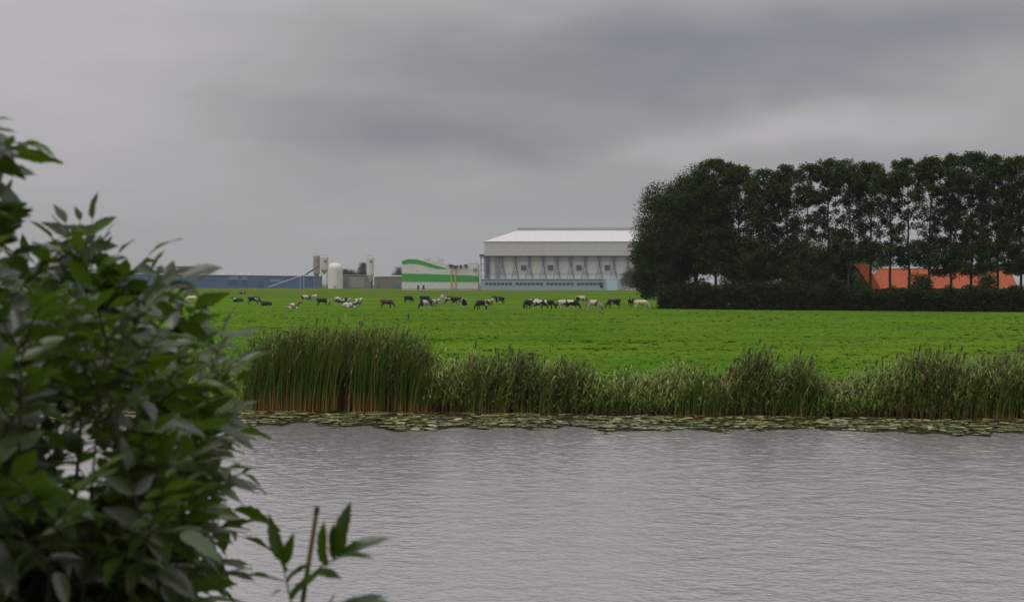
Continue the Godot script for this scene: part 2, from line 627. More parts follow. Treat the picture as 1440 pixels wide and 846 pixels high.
func build_reeds() -> void:
	var m := tinted(0.6)
	m.metallic_specular = 0.3
	m.backlight_enabled = true
	m.backlight = Color(0.25, 0.3, 0.1)
	rng.seed = 77
	# the tall stand of bulrush on the left: metres along the bank, height
	var s := Shape.new()
	for k in 1900:
		var x := rng.randf_range(-8.5, -2.65)
		var back := pow(rng.randf(), 1.3) * 2.2
		var h: float = profile([[-8.5, 2.35], [-7.0, 2.6], [-5.6, 2.75], [-4.4, 2.72], [-3.5, 2.5], [-2.9, 2.2], [-2.6, 1.8]], x) * rng.randf_range(0.80, 1.04)
		var at := Vector3(x, maxf(-0.15, ground_height(x, -(bank(x) + back))), -(bank(x) + back))
		if k % 4 == 0: reed_stem(s, at, h * 1.02, 0.12, 0.03, 0.75)
		if noise.get_noise_2d(x * 60.0, 800.0 + back * 40.0) < 0.22: cattail_clump(s, at, h * (1.0 + 0.10 * noise.get_noise_2d(x * 70.0, 200.0)), 0.12)
	var o := obj("bulrush_stand", s, m)
	tag(o, "tall dense stand of green bulrush with rusty stem bases beside the leafy bush", "bulrush", "", "stuff")
	# the rest of the fringe, left behind the bush and right of the tall stand
	s = Shape.new()
	var low := [[-30, 1.9], [-9, 2.0], [-8.4, 2.0], [-3.0, 1.55], [-2.2, 1.55], [-1.0, 1.6], [0.3, 1.5], [1.2, 1.45], [2.2, 1.25], [2.7, 1.05], [3.3, 1.15], [4.0, 1.4], [5.6, 1.45], [6.4, 1.6], [7.6, 1.55], [8.4, 1.4], [9.2, 1.15], [10.0, 1.0], [10.8, 1.35], [12.0, 1.55], [13.5, 1.6], [15.0, 1.75], [24, 1.8]]
	for k in 5200:
		var x := rng.randf_range(-2.8, 18.5)
		if k < 900: x = rng.randf_range(-24, -8.3)
		var back := pow(rng.randf(), 1.2) * 2.4
		var h: float = profile(low, x) * rng.randf_range(0.5, 1.0) * (1.0 + 0.5 * noise.get_noise_2d(x * 55.0, 640.0))
		var at := Vector3(x, maxf(-0.15, ground_height(x, -(bank(x) + back))), -(bank(x) + back))
		if noise.get_noise_2d(x * 22.0, 500.0) > 0.15 and rng.randf() < 0.7:
			cattail_clump(s, at, h * 1.02, 0.10)
		else:
			reed_stem(s, at, h, 0.16, 0.04, 1.6)
	o = obj("reed_fringe", s, m)
	tag(o, "low mixed fringe of reeds along the far bank of the canal", "reeds", "", "stuff")
	# clumps that stand out of the fringe: x, height, radius along, stems, how dark, plumes, label
	for c in [[-1.35, 1.95, 0.5, 260, 1.45, 0.1, "straw coloured reed clump just right of the tall bulrush stand"],
			[-0.1, 2.0, 0.5, 300, 0.8, 0.05, "dark green rounded reed clump between straw coloured clump and low fringe"],
			[1.5, 1.75, 0.55, 240, 1.0, 0.05, "drooping reed clump just left of the lowest gap in the fringe"],
			[7.1, 2.15, 0.42, 260, 0.85, 0.2, "tallest reed clump with brown plumes right of the middle of the bank"],
			[8.5, 1.85, 0.5, 240, 0.8, 0.07, "dark wind bent reed clump right of the tallest plumed clump"],
			[12.35, 2.1, 0.8, 420, 0.9, 0.07, "broad dark reed clump under the right half of the orange roof"],
			[14.6, 2.0, 0.8, 380, 1.1, 0.07, "reed clump at the right edge of the picture"]]:
		s = Shape.new()
		for k in c[3]:
			var x: float = c[0] + rng.randfn(0, c[2] * 0.85)
			var back := rng.randf() * 1.3 + 0.1
			var near := exp(-pow((x - c[0]) / (c[2] * 1.3), 2.0))
			reed_stem(s, Vector3(x, maxf(-0.1, ground_height(x, -(bank(x) + back))), -(bank(x) + back)), c[1] * lerpf(0.55, 0.97, near) * rng.randf_range(0.6, 1.02), 0.17, c[5], c[4])
		o = obj("reed_clump", s, m)
		tag(o, c[6], "reeds", "reed clumps along the far bank")

# ---------------------------------------------------------------- trees
func leaf_cloud(s: Shape, at: Vector3, r: Vector3, n: int, size: float, dark: Color, light: Color) -> void:
	for k in n:
		var d := Vector3(rng.randfn(), rng.randfn(), rng.randfn())
		d = d.normalized() * pow(rng.randf(), 0.55)
		var p := at + d * r
		var a := Vector3(rng.randfn(), rng.randfn() * 0.6, rng.randfn()).normalized()
		var b := a.cross(Vector3(rng.randfn(), rng.randfn(), rng.randfn()).normalized())
		var l := size * rng.randf_range(0.65, 1.25)
		var w := l * 0.42
		a *= l
		b *= w
		var col := dark.lerp(light, rng.randf())
		s.quad(p - a * 0.5, p + b, p + a * 0.5, p - b, col)

func poplar(t: Node3D, h: float, wide: float, clear: float, mid: float, leafy: float, bark: Material, leaf: Material) -> void:
	# clear: height of the lowest leaves; mid: how full the middle of the crown is; leafy: number of clumps for its size
	var wood := Shape.new()
	var pts := []
	var radii := []
	var sway := Vector3(rng.randfn(0, 0.25), 0, rng.randfn(0, 0.25))
	for k in 9:
		var f := k / 8.0
		pts.append(Vector3(0, h * 0.94 * f, 0) + sway * f * f + Vector3(rng.randfn(0, 0.06), 0, rng.randfn(0, 0.06)))
		radii.append(lerpf(0.24, 0.03, pow(f, 0.8)) * (1.35 if k == 0 else 1.0))
	pts[0] = Vector3(0, -0.2, 0)
	wood.tube(pts, radii, 7, Color.WHITE)
	var crown := Shape.new()
	var clumps := int(leafy * h * wide * 1.75)
	for k in clumps:
		var f := rng.randf()
		var y := lerpf(clear, h, f)
		var cap := smoothstep(0.66, 0.80, f)
		if f < 0.68 and f > 0.22 and rng.randf() > mid: continue
		var r := wide * 0.5 * lerpf(0.78, 1.0, cap)
		r *= sqrt(maxf(0.0, 1.0 - pow(clampf((f - 0.76) / 0.25, 0, 1), 2.0)))
		var a := rng.randf() * TAU
		var q := sqrt(rng.randf())
		var at := Vector3(cos(a) * r * q, y, sin(a) * r * q) + sway * f * f
		var stem: Vector3 = pts[clampi(int((y - r * q * 0.6) / (h * 0.94) * 8.0), 3, 8)]
		var size := rng.randf_range(0.55, 0.95)
		if q > 0.3 and rng.randf() < 0.5:
			wood.tube([stem, (stem + at) * 0.5 + Vector3(0, -0.1, 0), at], [0.045, 0.03, 0.01], 4, Color.WHITE, false)
		leaf_cloud(crown, at, Vector3(size, size * 0.8, size), int(150 * size), 0.245, Color(0.024, 0.040, 0.014), Color(0.066, 0.106, 0.032))
	obj("trunk", wood, bark, t)
	obj("crown", crown, leaf, t)

func round_tree(t: Node3D, h: float, wide: float, clear: float, clumps: int, bark: Material, leaf: Material, dark := Color(0.022, 0.036, 0.013), light := Color(0.062, 0.100, 0.030), leaf_size := 0.25) -> void:
	var wood := Shape.new()
	wood.tube([Vector3(0, -0.2, 0), Vector3(0.1, h * 0.3, 0), Vector3(-0.1, h * 0.6, 0.1), Vector3(0.1, h * 0.9, 0)], [wide * 0.035 + 0.05, wide * 0.028 + 0.03, wide * 0.018 + 0.02, 0.02], 7)
	var crown := Shape.new()
	var grain := FastNoiseLite.new()
	grain.seed = rng.randi() % 1000
	grain.frequency = 0.16
	var size := pow(wide * wide * (h - clear) / clumps, 1.0 / 3.0) * 1.15
	for k in clumps:
		var d := Vector3(rng.randfn(), rng.randfn(), rng.randfn()).normalized()
		var q := pow(rng.randf(), 0.4)
		var lump := 1.0 + 0.26 * grain.get_noise_3d(d.x * 9.0, d.y * 9.0, d.z * 9.0)
		var at := Vector3(d.x * wide * 0.5 * q * lump, (h + clear) * 0.5 + d.y * (h - clear) * 0.5 * q * lump, d.z * wide * 0.5 * q * lump)
		if k % 9 == 0:
			wood.tube([Vector3(0, at.y * 0.55, 0), at * Vector3(0.5, 0.8, 0.5), at], [0.09, 0.05, 0.015], 4, Color.WHITE, false)
		leaf_cloud(crown, at, Vector3(size, size * 0.75, size), int(170 if leaf_size < 0.4 else 110), leaf_size, dark, light)
	obj("trunk", wood, bark, t)
	obj("crown", crown, leaf, t)

func build_trees() -> void:
	var leaf := tinted(0.8)
	leaf.specular_mode = BaseMaterial3D.SPECULAR_DISABLED
	leaf.backlight_enabled = true
	leaf.backlight = Color(0.3, 0.35, 0.12)
	var bark := weathered(0.075, 0.07, 0.055, 0.95, 1.5, 0.4, 8)
	rng.seed = 301
	var row := "trees of the row beside the farmhouse"
	# spot across the picture, row of its foot, row of its top, width, lowest leaves, how full the middle is, clumps, label
	for e in [[1006, 433.6, 227, 6.8, 5.0, 0.55, 1.25, "tallest round topped tree near the left end of the tree row"],
			[1040, 434, 236, 6.0, 4.5, 0.6, 1.2, "tree with hidden trunk right of the round topped tree at the row's left end"],
			[1071, 434.2, 240, 6.0, 4.0, 0.7, 1.2, "dense dark tree, second visible trunk from the left end of the row"],
			[1107, 434.6, 236, 5.6, 4.0, 0.55, 1.1, "poplar with pale trunk left of the first sky gap in the row"],
			[1135, 434.8, 233, 5.0, 4.0, 0.42, 1.0, "slender poplar with pale trunk under the first sky gap in the row"],
			[1165, 435, 227, 5.4, 4.5, 0.38, 0.95, "poplar with thin crown left of the farmhouse gable"],
			[1194, 435.2, 226, 5.4, 6.2, 0.42, 1.0, "poplar standing before the grey gable of the farmhouse"],
			[1224, 435.4, 230, 5.0, 6.4, 0.5, 0.95, "poplar standing before the left end of the orange roof"],
			[1252, 435.6, 229, 4.6, 5.5, 0.42, 0.9, "poplar on the left of the widest sky gap in the row"],
			[1279, 435.8, 226, 4.0, 6.0, 0.30, 0.8, "thin poplar with open crown right of the widest sky gap"],
			[1307, 436, 224, 5.0, 5.5, 0.45, 0.95, "poplar two trunks right of the widest sky gap in the row"],
			[1338, 436.3, 220, 5.4, 4.6, 0.62, 1.05, "poplar standing before the middle of the orange roof"],
			[1367, 436.6, 217, 5.6, 4.6, 0.8, 1.15, "highest poplar of the row, left of the notch in the treetops"],
			[1404, 437, 222, 5.2, 5.0, 0.85, 1.15, "poplar just left of the notch in the treetops near the picture's right edge"],
			[1436, 437.3, 223, 5.2, 5.0, 0.85, 1.15, "poplar right of the notch in the treetops at the picture's right edge"],
			[1470, 437.6, 222, 5.2, 5.0, 0.85, 1.1, "poplar cut off by the right edge of the picture"]]:
		var d := reach(e[1]) + rng.randf_range(0, 3)
		var at := spot(e[0], e[1], d)
		at.y = FIELD
		var t := thing("poplar_tree", e[7], "tree", at, row)
		var h: float = EYE + (HORIZON - e[2]) / FOCAL * d - FIELD
		poplar(t, h, e[3] * 1.22, e[4], minf(1.0, e[5] * 1.12), e[6], bark, leaf)
	for e in [[938, 433.0, 264, 8.8, 0.6, 400, "leafy tree reaching to the ground at the left end of the tree row"],
			[978, 432.6, 240, 9.0, 4.0, 430, "broad rounded tree rising behind the left end of the row"],
			[908, 432.0, 325, 3.6, 0.8, 90, "small leafy tree overlapping the right corner of the white hangar"],
			[1050, 430.5, 330, 8.0, 0.5, 170, "low dark tree filling the space behind the second and third trunks"],
			[1125, 430.5, 335, 8.5, 0.4, 170, "low dark tree behind the pale trunks left of the farmhouse"],
			[1190, 430.0, 345, 7.5, 0.4, 120, "low dark tree behind the poplars left of the grey gable"],
			[1182, 434.5, 374, 3.4, 0.5, 45, "young tree before the grey gable of the farmhouse"],
			[1296, 436.4, 379, 2.2, 0.5, 26, "small young tree before the left half of the orange roof"],
			[1213, 435.6, 386, 1.6, 0.5, 16, "lowest young tree before the gap between farmhouse and barn"],
			[1388, 437.4, 384, 1.9, 0.5, 20, "small young tree before the right half of the orange roof"]]:
		var d := reach(e[1])
		var at := spot(e[0], e[1], d)
		at.y = FIELD
		var t := thing("broadleaf_tree", e[6], "tree", at, row)
		round_tree(t, EYE + (HORIZON - e[2]) / FOCAL * d - FIELD, e[3], e[4], e[5], bark, leaf)
	# the dark hedge at the foot of the row
	var s := Shape.new()
	for k in 2700:
		var px := rng.randf_range(928, 1500)
		var d := reach(lerpf(434.4, 439.0, (px - 925.0) / 515.0)) + rng.randf_range(0.0, 3.0)
		var top := 2.5 + 0.9 * noise.get_noise_2d(px * 2.0, 40.0) + 0.5 * noise.get_noise_2d(px * 9.0, 90.0)
		if px < 1190: top += 0.8
		var p := spot(px, 430, d)
		p.y = FIELD + rng.randf() * top
		leaf_cloud(s, p, Vector3(0.75, 0.5, 0.7), 48, 0.26, Color(0.018, 0.028, 0.012), Color(0.042, 0.062, 0.024))
	var o := obj("hedge", s, leaf)
	tag(o, "long dark hedge at the foot of the poplar row", "hedge")
	# far trees among the buildings
	for e in [[897, 950.0, 377, 15.0, 0.4, 120, "grey green bush between the hangar and the tree row", 0.5],
			[511, 1650.0, 369, 9.0, 1.0, 60, "far dark tree touching the left side of the tall silo", 0.7],
			[496, 1650.0, 379, 12.0, 1.0, 60, "far low tree behind the grey concrete shed", 0.7],
			[484, 1650.0, 374, 6.0, 1.0, 40, "far tree just right of the white domed tank", 0.7],
			[561, 1650.0, 377, 9.0, 1.0, 50, "far tree at the left edge of the green striped building", 0.7],
			[225, 1700.0, 373, 12.0, 1.0, 60, "round far tree above the roof of the blue warehouse", 0.7],
			[193, 1700.0, 376, 9.0, 1.0, 40, "small far tree above the left part of the blue warehouse", 0.7]]:
		var d: float = e[1]
		var at := spot(e[0], 400, d)
		at.y = FIELD
		var t := thing("far_tree", e[6], "tree", at, "far trees among the buildings")
		round_tree(t, EYE + (HORIZON - e[2]) / FOCAL * d - FIELD, e[3], e[4], e[5], bark, leaf, Color(0.022, 0.036, 0.013), Color(0.062, 0.098, 0.030), e[7])

# ---------------------------------------------------------------- buildings
func at_distance(d: float) -> Array:   # metres per pixel there
	return [d / FOCAL]

func build_hangar() -> void:
	var d := 1030.0
	var k := d / FOCAL
	var X := func(px: float) -> float: return (px - 720.0) * k
	var Y := func(py: float) -> float: return EYE - (py - HORIZON) * k - FIELD
	var t := thing("aircraft_hangar", "large white hangar with sloping roof, blue buttresses and pale blue base", "hangar", Vector3(0, FIELD, -d))
	var white := weathered(0.70, 0.66, 0.665, 0.6, 14.0, 0.16, 2)
	var band := weathered(0.61, 0.58, 0.60, 0.7, 14.0, 0.16, 3)
	var wall := weathered(0.60, 0.565, 0.57, 0.7, 10.0, 0.2, 4)
	var blue := paint(0.095, 0.115, 0.165, 0.6)
	var pale := weathered(0.33, 0.425, 0.50, 0.6, 12.0, 0.2, 6)
	var dark := paint(0.07, 0.08, 0.11, 0.4)
	var x0: float = X.call(682.0)
	var x1: float = X.call(897.0)
	var deep := -84.0
	# middle wall
	var s := Shape.new()
	s.box(Vector3(x0, -0.3, deep), Vector3(x1, Y.call(359.0), -1.8))
	obj("wall", s, wall, t)
	# overhanging fascia
	s = Shape.new()
	s.box(Vector3(x0 - 0.4, Y.call(359.0), deep - 0.5), Vector3(x1 + 0.4, Y.call(339.5), 0.0))
	var fascia := obj("fascia", s, band, t)
	s = Shape.new()
	s.box(Vector3(x0 - 0.5, Y.call(359.6), -0.3), Vector3(x1 + 0.5, Y.call(358.8), 0.25))
	obj("edge_trim", s, paint(0.3, 0.31, 0.34), fascia)
	# hipped roof
	s = Shape.new()
	var ye: float = Y.call(339.5)
	var yr := ye + 7.0
	var ha := x0 + 17.5
	var hb := x1 - 0.5
	var zm := -42.0
	s.quad(Vector3(x0 - 0.8, ye, 0.4), Vector3(ha, yr, zm + 3.0), Vector3(hb, yr, zm + 3.0), Vector3(x1 + 0.8, ye, 0.4))
	s.quad(Vector3(x1 + 0.8, ye, deep - 0.8), Vector3(hb, yr, zm - 3.0), Vector3(ha, yr, zm - 3.0), Vector3(x0 - 0.8, ye, deep - 0.8))
	s.quad(Vector3(x0 - 0.8, ye, deep - 0.8), Vector3(ha, yr, zm - 3.0), Vector3(ha, yr, zm + 3.0), Vector3(x0 - 0.8, ye, 0.4))
	s.quad(Vector3(x1 + 0.8, ye, 0.4), Vector3(hb, yr, zm + 3.0), Vector3(hb, yr, zm - 3.0), Vector3(x1 + 0.8, ye, deep - 0.8))
	s.quad(Vector3(ha, yr, zm + 3.0), Vector3(ha, yr, zm - 3.0), Vector3(hb, yr, zm - 3.0), Vector3(hb, yr, zm + 3.0))
	var roof := obj("roof", s, white, t)
	s = Shape.new()
	s.box(Vector3(ha, yr - 0.4, zm - 2.6), Vector3(hb, yr + 1.7, zm + 2.6))
	obj("ridge_vent", s, weathered(0.40, 0.37, 0.375, 0.7, 20.0, 0.1, 9), roof)
	# buttresses: a post that forks into two legs
	var top: float = Y.call(359.0)
	var foot: float = Y.call(393.0)
	var mid := lerpf(top, foot, 0.42)
	for px: float in [706.5, 725.0, 744.5, 764.0, 783.5, 803.0, 823.0, 843.0, 863.5, 883.5]:
		var x: float = X.call(px)
		s = Shape.new()
		s.box(Vector3(x - 0.38, mid, -1.0), Vector3(x + 0.38, top - 0.2, -0.2))
		s.box(Vector3(x - 0.95, top - 1.4, -1.7), Vector3(x + 0.95, top - 0.1, -0.1))
		s.beam(Vector3(x - 0.2, mid + 0.3, -0.6), Vector3(x - 2.3, foot, 0.6), 0.45)
		s.beam(Vector3(x + 0.2, mid + 0.3, -0.6), Vector3(x + 1.9, foot, -1.2), 0.45)
		s.beam(Vector3(x - 0.5, lerpf(top, foot, 0.7), -0.4), Vector3(x + 0.9, lerpf(top, foot, 0.7), -0.9), 0.4)
		obj("buttress", s, blue, t)
	for px: float in [736.5, 774.5, 814.5, 854.5]:
		var x: float = X.call(px)
		var y: float = Y.call(376.4)
		s = Shape.new()
		s.box(Vector3(x - 1.5, y - 1.5, -2.2), Vector3(x + 1.5, y + 1.5, -1.65))
		var w := obj("window", s, paint(0.12, 0.105, 0.095, 0.3), t)
		s = Shape.new()
		s.box(Vector3(x - 1.75, y + 1.5, -2.0), Vector3(x + 1.75, y + 1.8, -1.5))
		s.box(Vector3(x - 1.75, y - 1.8, -2.0), Vector3(x + 1.75, y - 1.5, -1.5))
		s.box(Vector3(x - 1.75, y - 1.5, -2.0), Vector3(x - 1.5, y + 1.5, -1.5))
		s.box(Vector3(x + 1.5, y - 1.5, -2.0), Vector3(x + 1.75, y + 1.5, -1.5))
		obj("frame", s, wall, w)
	# girts across the middle wall
	for py: float in [366.0, 384.5]:
		s = Shape.new()
		var y: float = Y.call(py)
		s.box(Vector3(x0 + 0.2, y - 0.2, -1.9), Vector3(x1 - 0.2, y + 0.2, -1.6))
		obj("rail", s, paint(0.46, 0.46, 0.49), t)
	# dark corner bay and stair tower on the left
	s = Shape.new()
	s.box(Vector3(X.call(682.6), foot, -1.9), Vector3(X.call(688.5), top - 1.0, -0.6))
	obj("corner_bay", s, paint(0.09, 0.11, 0.17, 0.5), t)
	s = Shape.new()
	s.box(Vector3(X.call(696.5), foot, -1.9), Vector3(X.call(702.0), top - 1.0, -0.9))
	obj("side_bay", s, paint(0.22, 0.23, 0.26, 0.6), t)
	var stair := Shape.new()
	for x: float in [X.call(676.0), X.call(681.0)]:
		stair.box(Vector3(x - 0.25, -0.3, -3.0), Vector3(x + 0.25, Y.call(357.5), -2.5))
		stair.box(Vector3(x - 0.25, -0.3, -9.0), Vector3(x + 0.25, Y.call(357.5), -8.5))
	for f in 6:
		var y: float = lerpf(Y.call(406.0), Y.call(362.0), f / 5.0)
		stair.box(Vector3(X.call(675.8), y - 0.2, -9.0), Vector3(X.call(681.4), y + 0.2, -2.4))
	obj("stair_tower", stair, paint(0.35, 0.36, 0.40), t)
	s = Shape.new()
	s.box(Vector3(X.call(674.0), Y.call(360.5), -10.0), Vector3(X.call(684.5), Y.call(357.3), -1.5))
	obj("canopy", s, paint(0.10, 0.12, 0.20), t)
	# pale blue base building
	s = Shape.new()
	s.box(Vector3(X.call(676.5), -0.3, -12.0), Vector3(X.call(849.0), Y.call(392.6), 2.0))
	s.box(Vector3(X.call(849.0), -0.3, -12.0), Vector3(X.call(873.5), Y.call(392.2), 3.0))
	var base := obj("annex", s, pale, t)
	s = Shape.new()
	s.box(Vector3(X.call(676.2), Y.call(392.6) + 0.05, -12.0), Vector3(X.call(874.0), Y.call(391.6), 2.4))
	obj("parapet", s, paint(0.42, 0.52, 0.60), base)
	var px := 682.0
	var run := 0
	while px < 842.0:
		s = Shape.new()
		s.box(Vector3(X.call(px), Y.call(400.6), 1.8), Vector3(X.call(px + 4.6), Y.call(397.2), 2.12))
		obj("window", s, dark, base)
		run += 1
		px += 5.6 + (4.0 if run % 7 == 0 else 0.0)
	s = Shape.new()
	s.box(Vector3(X.call(843.5), Y.call(404.0), 1.8), Vector3(X.call(847.5), Y.call(396.8), 2.2))
	obj("door", s, paint(0.035, 0.045, 0.10, 0.4), base)
	s = Shape.new()
	s.box(Vector3(X.call(853.0), -0.2, 2.9), Vector3(X.call(868.0), Y.call(394.0), 3.2))
	obj("door", s, paint(0.42, 0.60, 0.70), base)

func build_striped_building() -> void:
	var d := 1080.0
	var k := d / FOCAL
	var P := func(px: float, py: float) -> Vector2: return Vector2((px - 720.0) * k, EYE - (py - HORIZON) * k - FIELD)
	var outline := func(list: Array) -> PackedVector2Array:
		var r := PackedVector2Array()
		for q in list:
			r.append(P.call(q[0], q[1]))
		return r
	var t := thing("striped_building", "white curved roof building with a green band and sweeping green stripe", "building", Vector3(0, FIELD, -d))
	var white := weathered(0.74, 0.72, 0.73, 0.6, 10.0, 0.2, 12)
	var green := paint(0.05, 0.33, 0.045, 0.55)
	var s := Shape.new()
	s.slab(outline.call([[565, 409], [565, 367.5], [573, 364.6], [583, 364.4], [600, 366.2], [628, 371], [640, 373], [655, 373.5], [672.5, 371], [672.5, 409]]), 0.0, -45.0)
	obj("wall", s, white, t)
	s = Shape.new()
	s.slab(outline.call([[564.8, 395.8], [564.8, 384.2], [600, 385], [672.7, 387.5], [672.7, 396.2]]), 0.12, -1.0)
	obj("green_band", s, green, t)
	s = Shape.new()
	s.slab(outline.call([[564.8, 371.2], [564.8, 367.2], [573, 364.2], [583, 364.2], [592, 366], [605, 370.5], [618, 374.4], [629, 377.2], [617, 378], [605, 375.6], [593, 372], [582, 370.4], [573, 370.4]]), 0.15, -1.0)
	obj("green_stripe", s, green, t)
	s = Shape.new()
	s.slab(outline.call([[565, 406.2], [565, 405.6], [672.5, 405.6], [672.5, 406.2]]), 0.1, -0.5)
	obj("plinth", s, paint(0.3, 0.3, 0.3), t)
	# yellow drain pipes, black fittings at the top
	for px: float in [634.5, 640.5]:
		s = Shape.new()
		var a: Vector2 = P.call(px - 1.0, 407.0)
		var b: Vector2 = P.call(px + 1.0, 377.0)
		s.box(Vector3(a.x, a.y, 0.16), Vector3(b.x, b.y, 0.6))
		obj("pipe", s, paint(0.5, 0.38, 0.17), t)
	for e in [[634, 372.5, 6.5], [640.5, 374.0, 8.0], [648.0, 373.0, 3.5], [655, 372.5, 5.5]]:
		s = Shape.new()
		var a: Vector2 = P.call(e[0] - e[2] * 0.5, e[1] + 0.8)
		var b: Vector2 = P.call(e[0] + e[2] * 0.5, e[1] - 0.8)
		s.box(Vector3(a.x, a.y, 0.16), Vector3(b.x, b.y, 1.2))
		a = P.call(e[0] - 1.0, e[1] + 4.0)
		b = P.call(e[0] + 1.0, e[1])
		s.box(Vector3(a.x, a.y, 0.16), Vector3(b.x, b.y, 0.8))
		obj("roof_outlet", s, paint(0.05, 0.05, 0.055), t)
	for px: float in [588.0, 595.5]:
		s = Shape.new()
		var a: Vector2 = P.call(px - 1.4, 407.0)
		var b: Vector2 = P.call(px + 1.4, 400.8)
		s.box(Vector3(a.x, a.y, -0.5), Vector3(b.x, b.y, 0.1))
		obj("door", s, paint(0.05, 0.05, 0.055, 0.4), t)
	# plant on the roof
	for e in [[596, 604, 362.2], [613, 622, 363.6], [657, 672, 369.0]]:
		s = Shape.new()
		var a: Vector2 = P.call(e[0], 371.0)
		var b: Vector2 = P.call(e[1], e[2])
		s.box(Vector3(a.x, a.y, -16.0), Vector3(b.x, b.y, -9.0))
		obj("roof_plant", s, paint(0.42, 0.40, 0.40), t)
	s = Shape.new()
	var c: Vector2 = P.call(668.0, 377.5)
	s.lathe(Vector3(c.x, c.y - 1.4, -0.5), [Vector2(0.0, 0.0), Vector2(1.2, 0.3), Vector2(1.5, 1.4), Vector2(1.2, 2.6), Vector2(0.0, 2.9)], 14)
	obj("vent_drum", s, paint(0.42, 0.44, 0.50), t)

func shed(called: String, label: String, category: String, d: float, px0: float, px1: float, top0: float, top1: float, deep: float, wall: Material, cap: Material, cap_px: float) -> Node3D:
	var k := d / FOCAL
	var t := thing(called, label, category, Vector3(0, FIELD, -d))
	var a := (px0 - 720.0) * k
	var b := (px1 - 720.0) * k
	var ya := EYE - (top0 - HORIZON) * k - FIELD
	var yb := EYE - (top1 - HORIZON) * k - FIELD
	var s := Shape.new()
	s.slab(PackedVector2Array([Vector2(a, -0.3), Vector2(a, ya), Vector2(b, yb), Vector2(b, -0.3)]), 0.0, -deep)
	obj("wall", s, wall, t)
	if cap:
		var h := cap_px * k
		s = Shape.new()
		s.slab(PackedVector2Array([Vector2(a - 0.4, ya + 0.02), Vector2(a - 0.4, ya + h), Vector2(b + 0.4, yb + h), Vector2(b + 0.4, yb + 0.02)]), 0.5, -deep - 0.5)
		obj("roof", s, cap, t)
	return t

func panel(t: Node3D, called: String, d: float, px0: float, px1: float, py0: float, py1: float, m: Material, proud := 0.12) -> void:
	var k := d / FOCAL
	var s := Shape.new()
	s.box(Vector3((px0 - 720.0) * k, EYE - (py1 - HORIZON) * k - FIELD, -0.4), Vector3((px1 - 720.0) * k, EYE - (py0 - HORIZON) * k - FIELD, proud))
	obj(called, s, m, t)

func build_works() -> void:
	var d := 1500.0
	var white := paint(0.78, 0.78, 0.79, 0.6)
	var t := shed("blue_warehouse", "very long low blue warehouse with a white roof edge", "warehouse", d, 60, 442, 383.6, 388.2, 60.0, weathered(0.062, 0.13, 0.27, 0.7, 60.0, 0.25, 15), white, 1.4)
	var light_blue := paint(0.15, 0.23, 0.36, 0.6)
	var deep_blue := paint(0.03, 0.065, 0.14, 0.6)
	panel(t, "shutter_panel", d, 321, 334.5, 388.2, 393, light_blue)
	panel(t, "shutter_panel", d, 339.5, 347.5, 388.2, 393, light_blue)
	panel(t, "door", d, 321, 333, 394.2, 400.5, deep_blue)
	panel(t, "door", d, 340, 347.5, 394.2, 401, deep_blue)
	panel(t, "door", d, 362, 371, 394.5, 404.0, deep_blue)
	panel(t, "door", d, 245, 256, 393.0, 404.0, deep_blue)
	panel(t, "shutter_panel", d, 380, 397, 392.0, 396.0, light_blue)
	for px: float in [312.0, 338.0, 349.0, 394.0]:
		panel(t, "roof_vent", d, px - 1.5, px + 1.5, 381.6, 387.0, white, -0.2)
	# pale blocks seen over and beside the warehouse
	t = shed("office_block", "pale pink flat block behind the blue warehouse", "building", 1750.0, 233, 292, 374.5, 375.5, 20.0, paint(0.46, 0.40, 0.39), paint(0.4, 0.36, 0.36), 0.8)
	for px: float in [240.0, 252.0, 264.0, 276.0]:
		panel(t, "window", 1750.0, px, px + 7.0, 377.0, 379.6, paint(0.3, 0.28, 0.29, 0.4))
	t = shed("tower_block", "pale tower block half hidden by the leafy bush", "building", 1500.0, 52, 77, 346, 346, 15.0, weathered(0.6, 0.54, 0.5, 0.8, 20.0, 0.15, 17), paint(0.5, 0.46, 0.44), 1.0)
	for py: float in [350.0, 357.0, 364.0, 371.0]:
		panel(t, "window_band", 1500.0, 55, 74, py, py + 2.5, paint(0.36, 0.33, 0.33, 0.4))
	shed("low_shed", "low pale shed behind the bush at the picture's left edge", "shed", 1450.0, -30, 40, 391, 391.5, 25.0, paint(0.5, 0.42, 0.34), white, 1.2)
	# concrete sheds
	d = 1400.0
	t = shed("concrete_shed", "grey brown concrete shed right of the white domed tank", "shed", d, 482, 521, 386.8, 387.2, 25.0, weathered(0.235, 0.215, 0.205, 0.9, 15.0, 0.35, 18), paint(0.42, 0.41, 0.41), 0.7)
	panel(t, "pale_panel", d, 491, 511.5, 388.4, 404.5, weathered(0.33, 0.30, 0.285, 0.9, 8.0, 0.3, 19))
	panel(t, "door", d, 484.0, 487.5, 396.0, 405.5, paint(0.12, 0.12, 0.12))
	t = shed("brick_shed", "brown shed with a white roof edge left of the green striped building", "shed", d, 526, 566, 389.0, 388.6, 25.0, weathered(0.235, 0.195, 0.175, 0.9, 15.0, 0.3, 20), white, 1.8)
	panel(t, "door", d, 530, 535, 396, 405.5, paint(0.15, 0.135, 0.125))
	var k := 1380.0 / FOCAL
	t = thing("container", "small blue container before the brown shed", "container", Vector3((557.5 - 720.0) * k, FIELD, -1380.0))
	var s := Shape.new()
	s.box(Vector3(-2.9, 0.05, -2.4), Vector3(2.9, 2.7, 0.0))
	obj("body", s, paint(0.05, 0.13, 0.24, 0.6), t)
	for e in 6:
		s = Shape.new()
		s.box(Vector3(-2.7 + e, 0.2, -0.1), Vector3(-2.3 + e, 2.5, 0.1))
		obj("rib", s, paint(0.06, 0.15, 0.27, 0.6), t)
	build_silos()

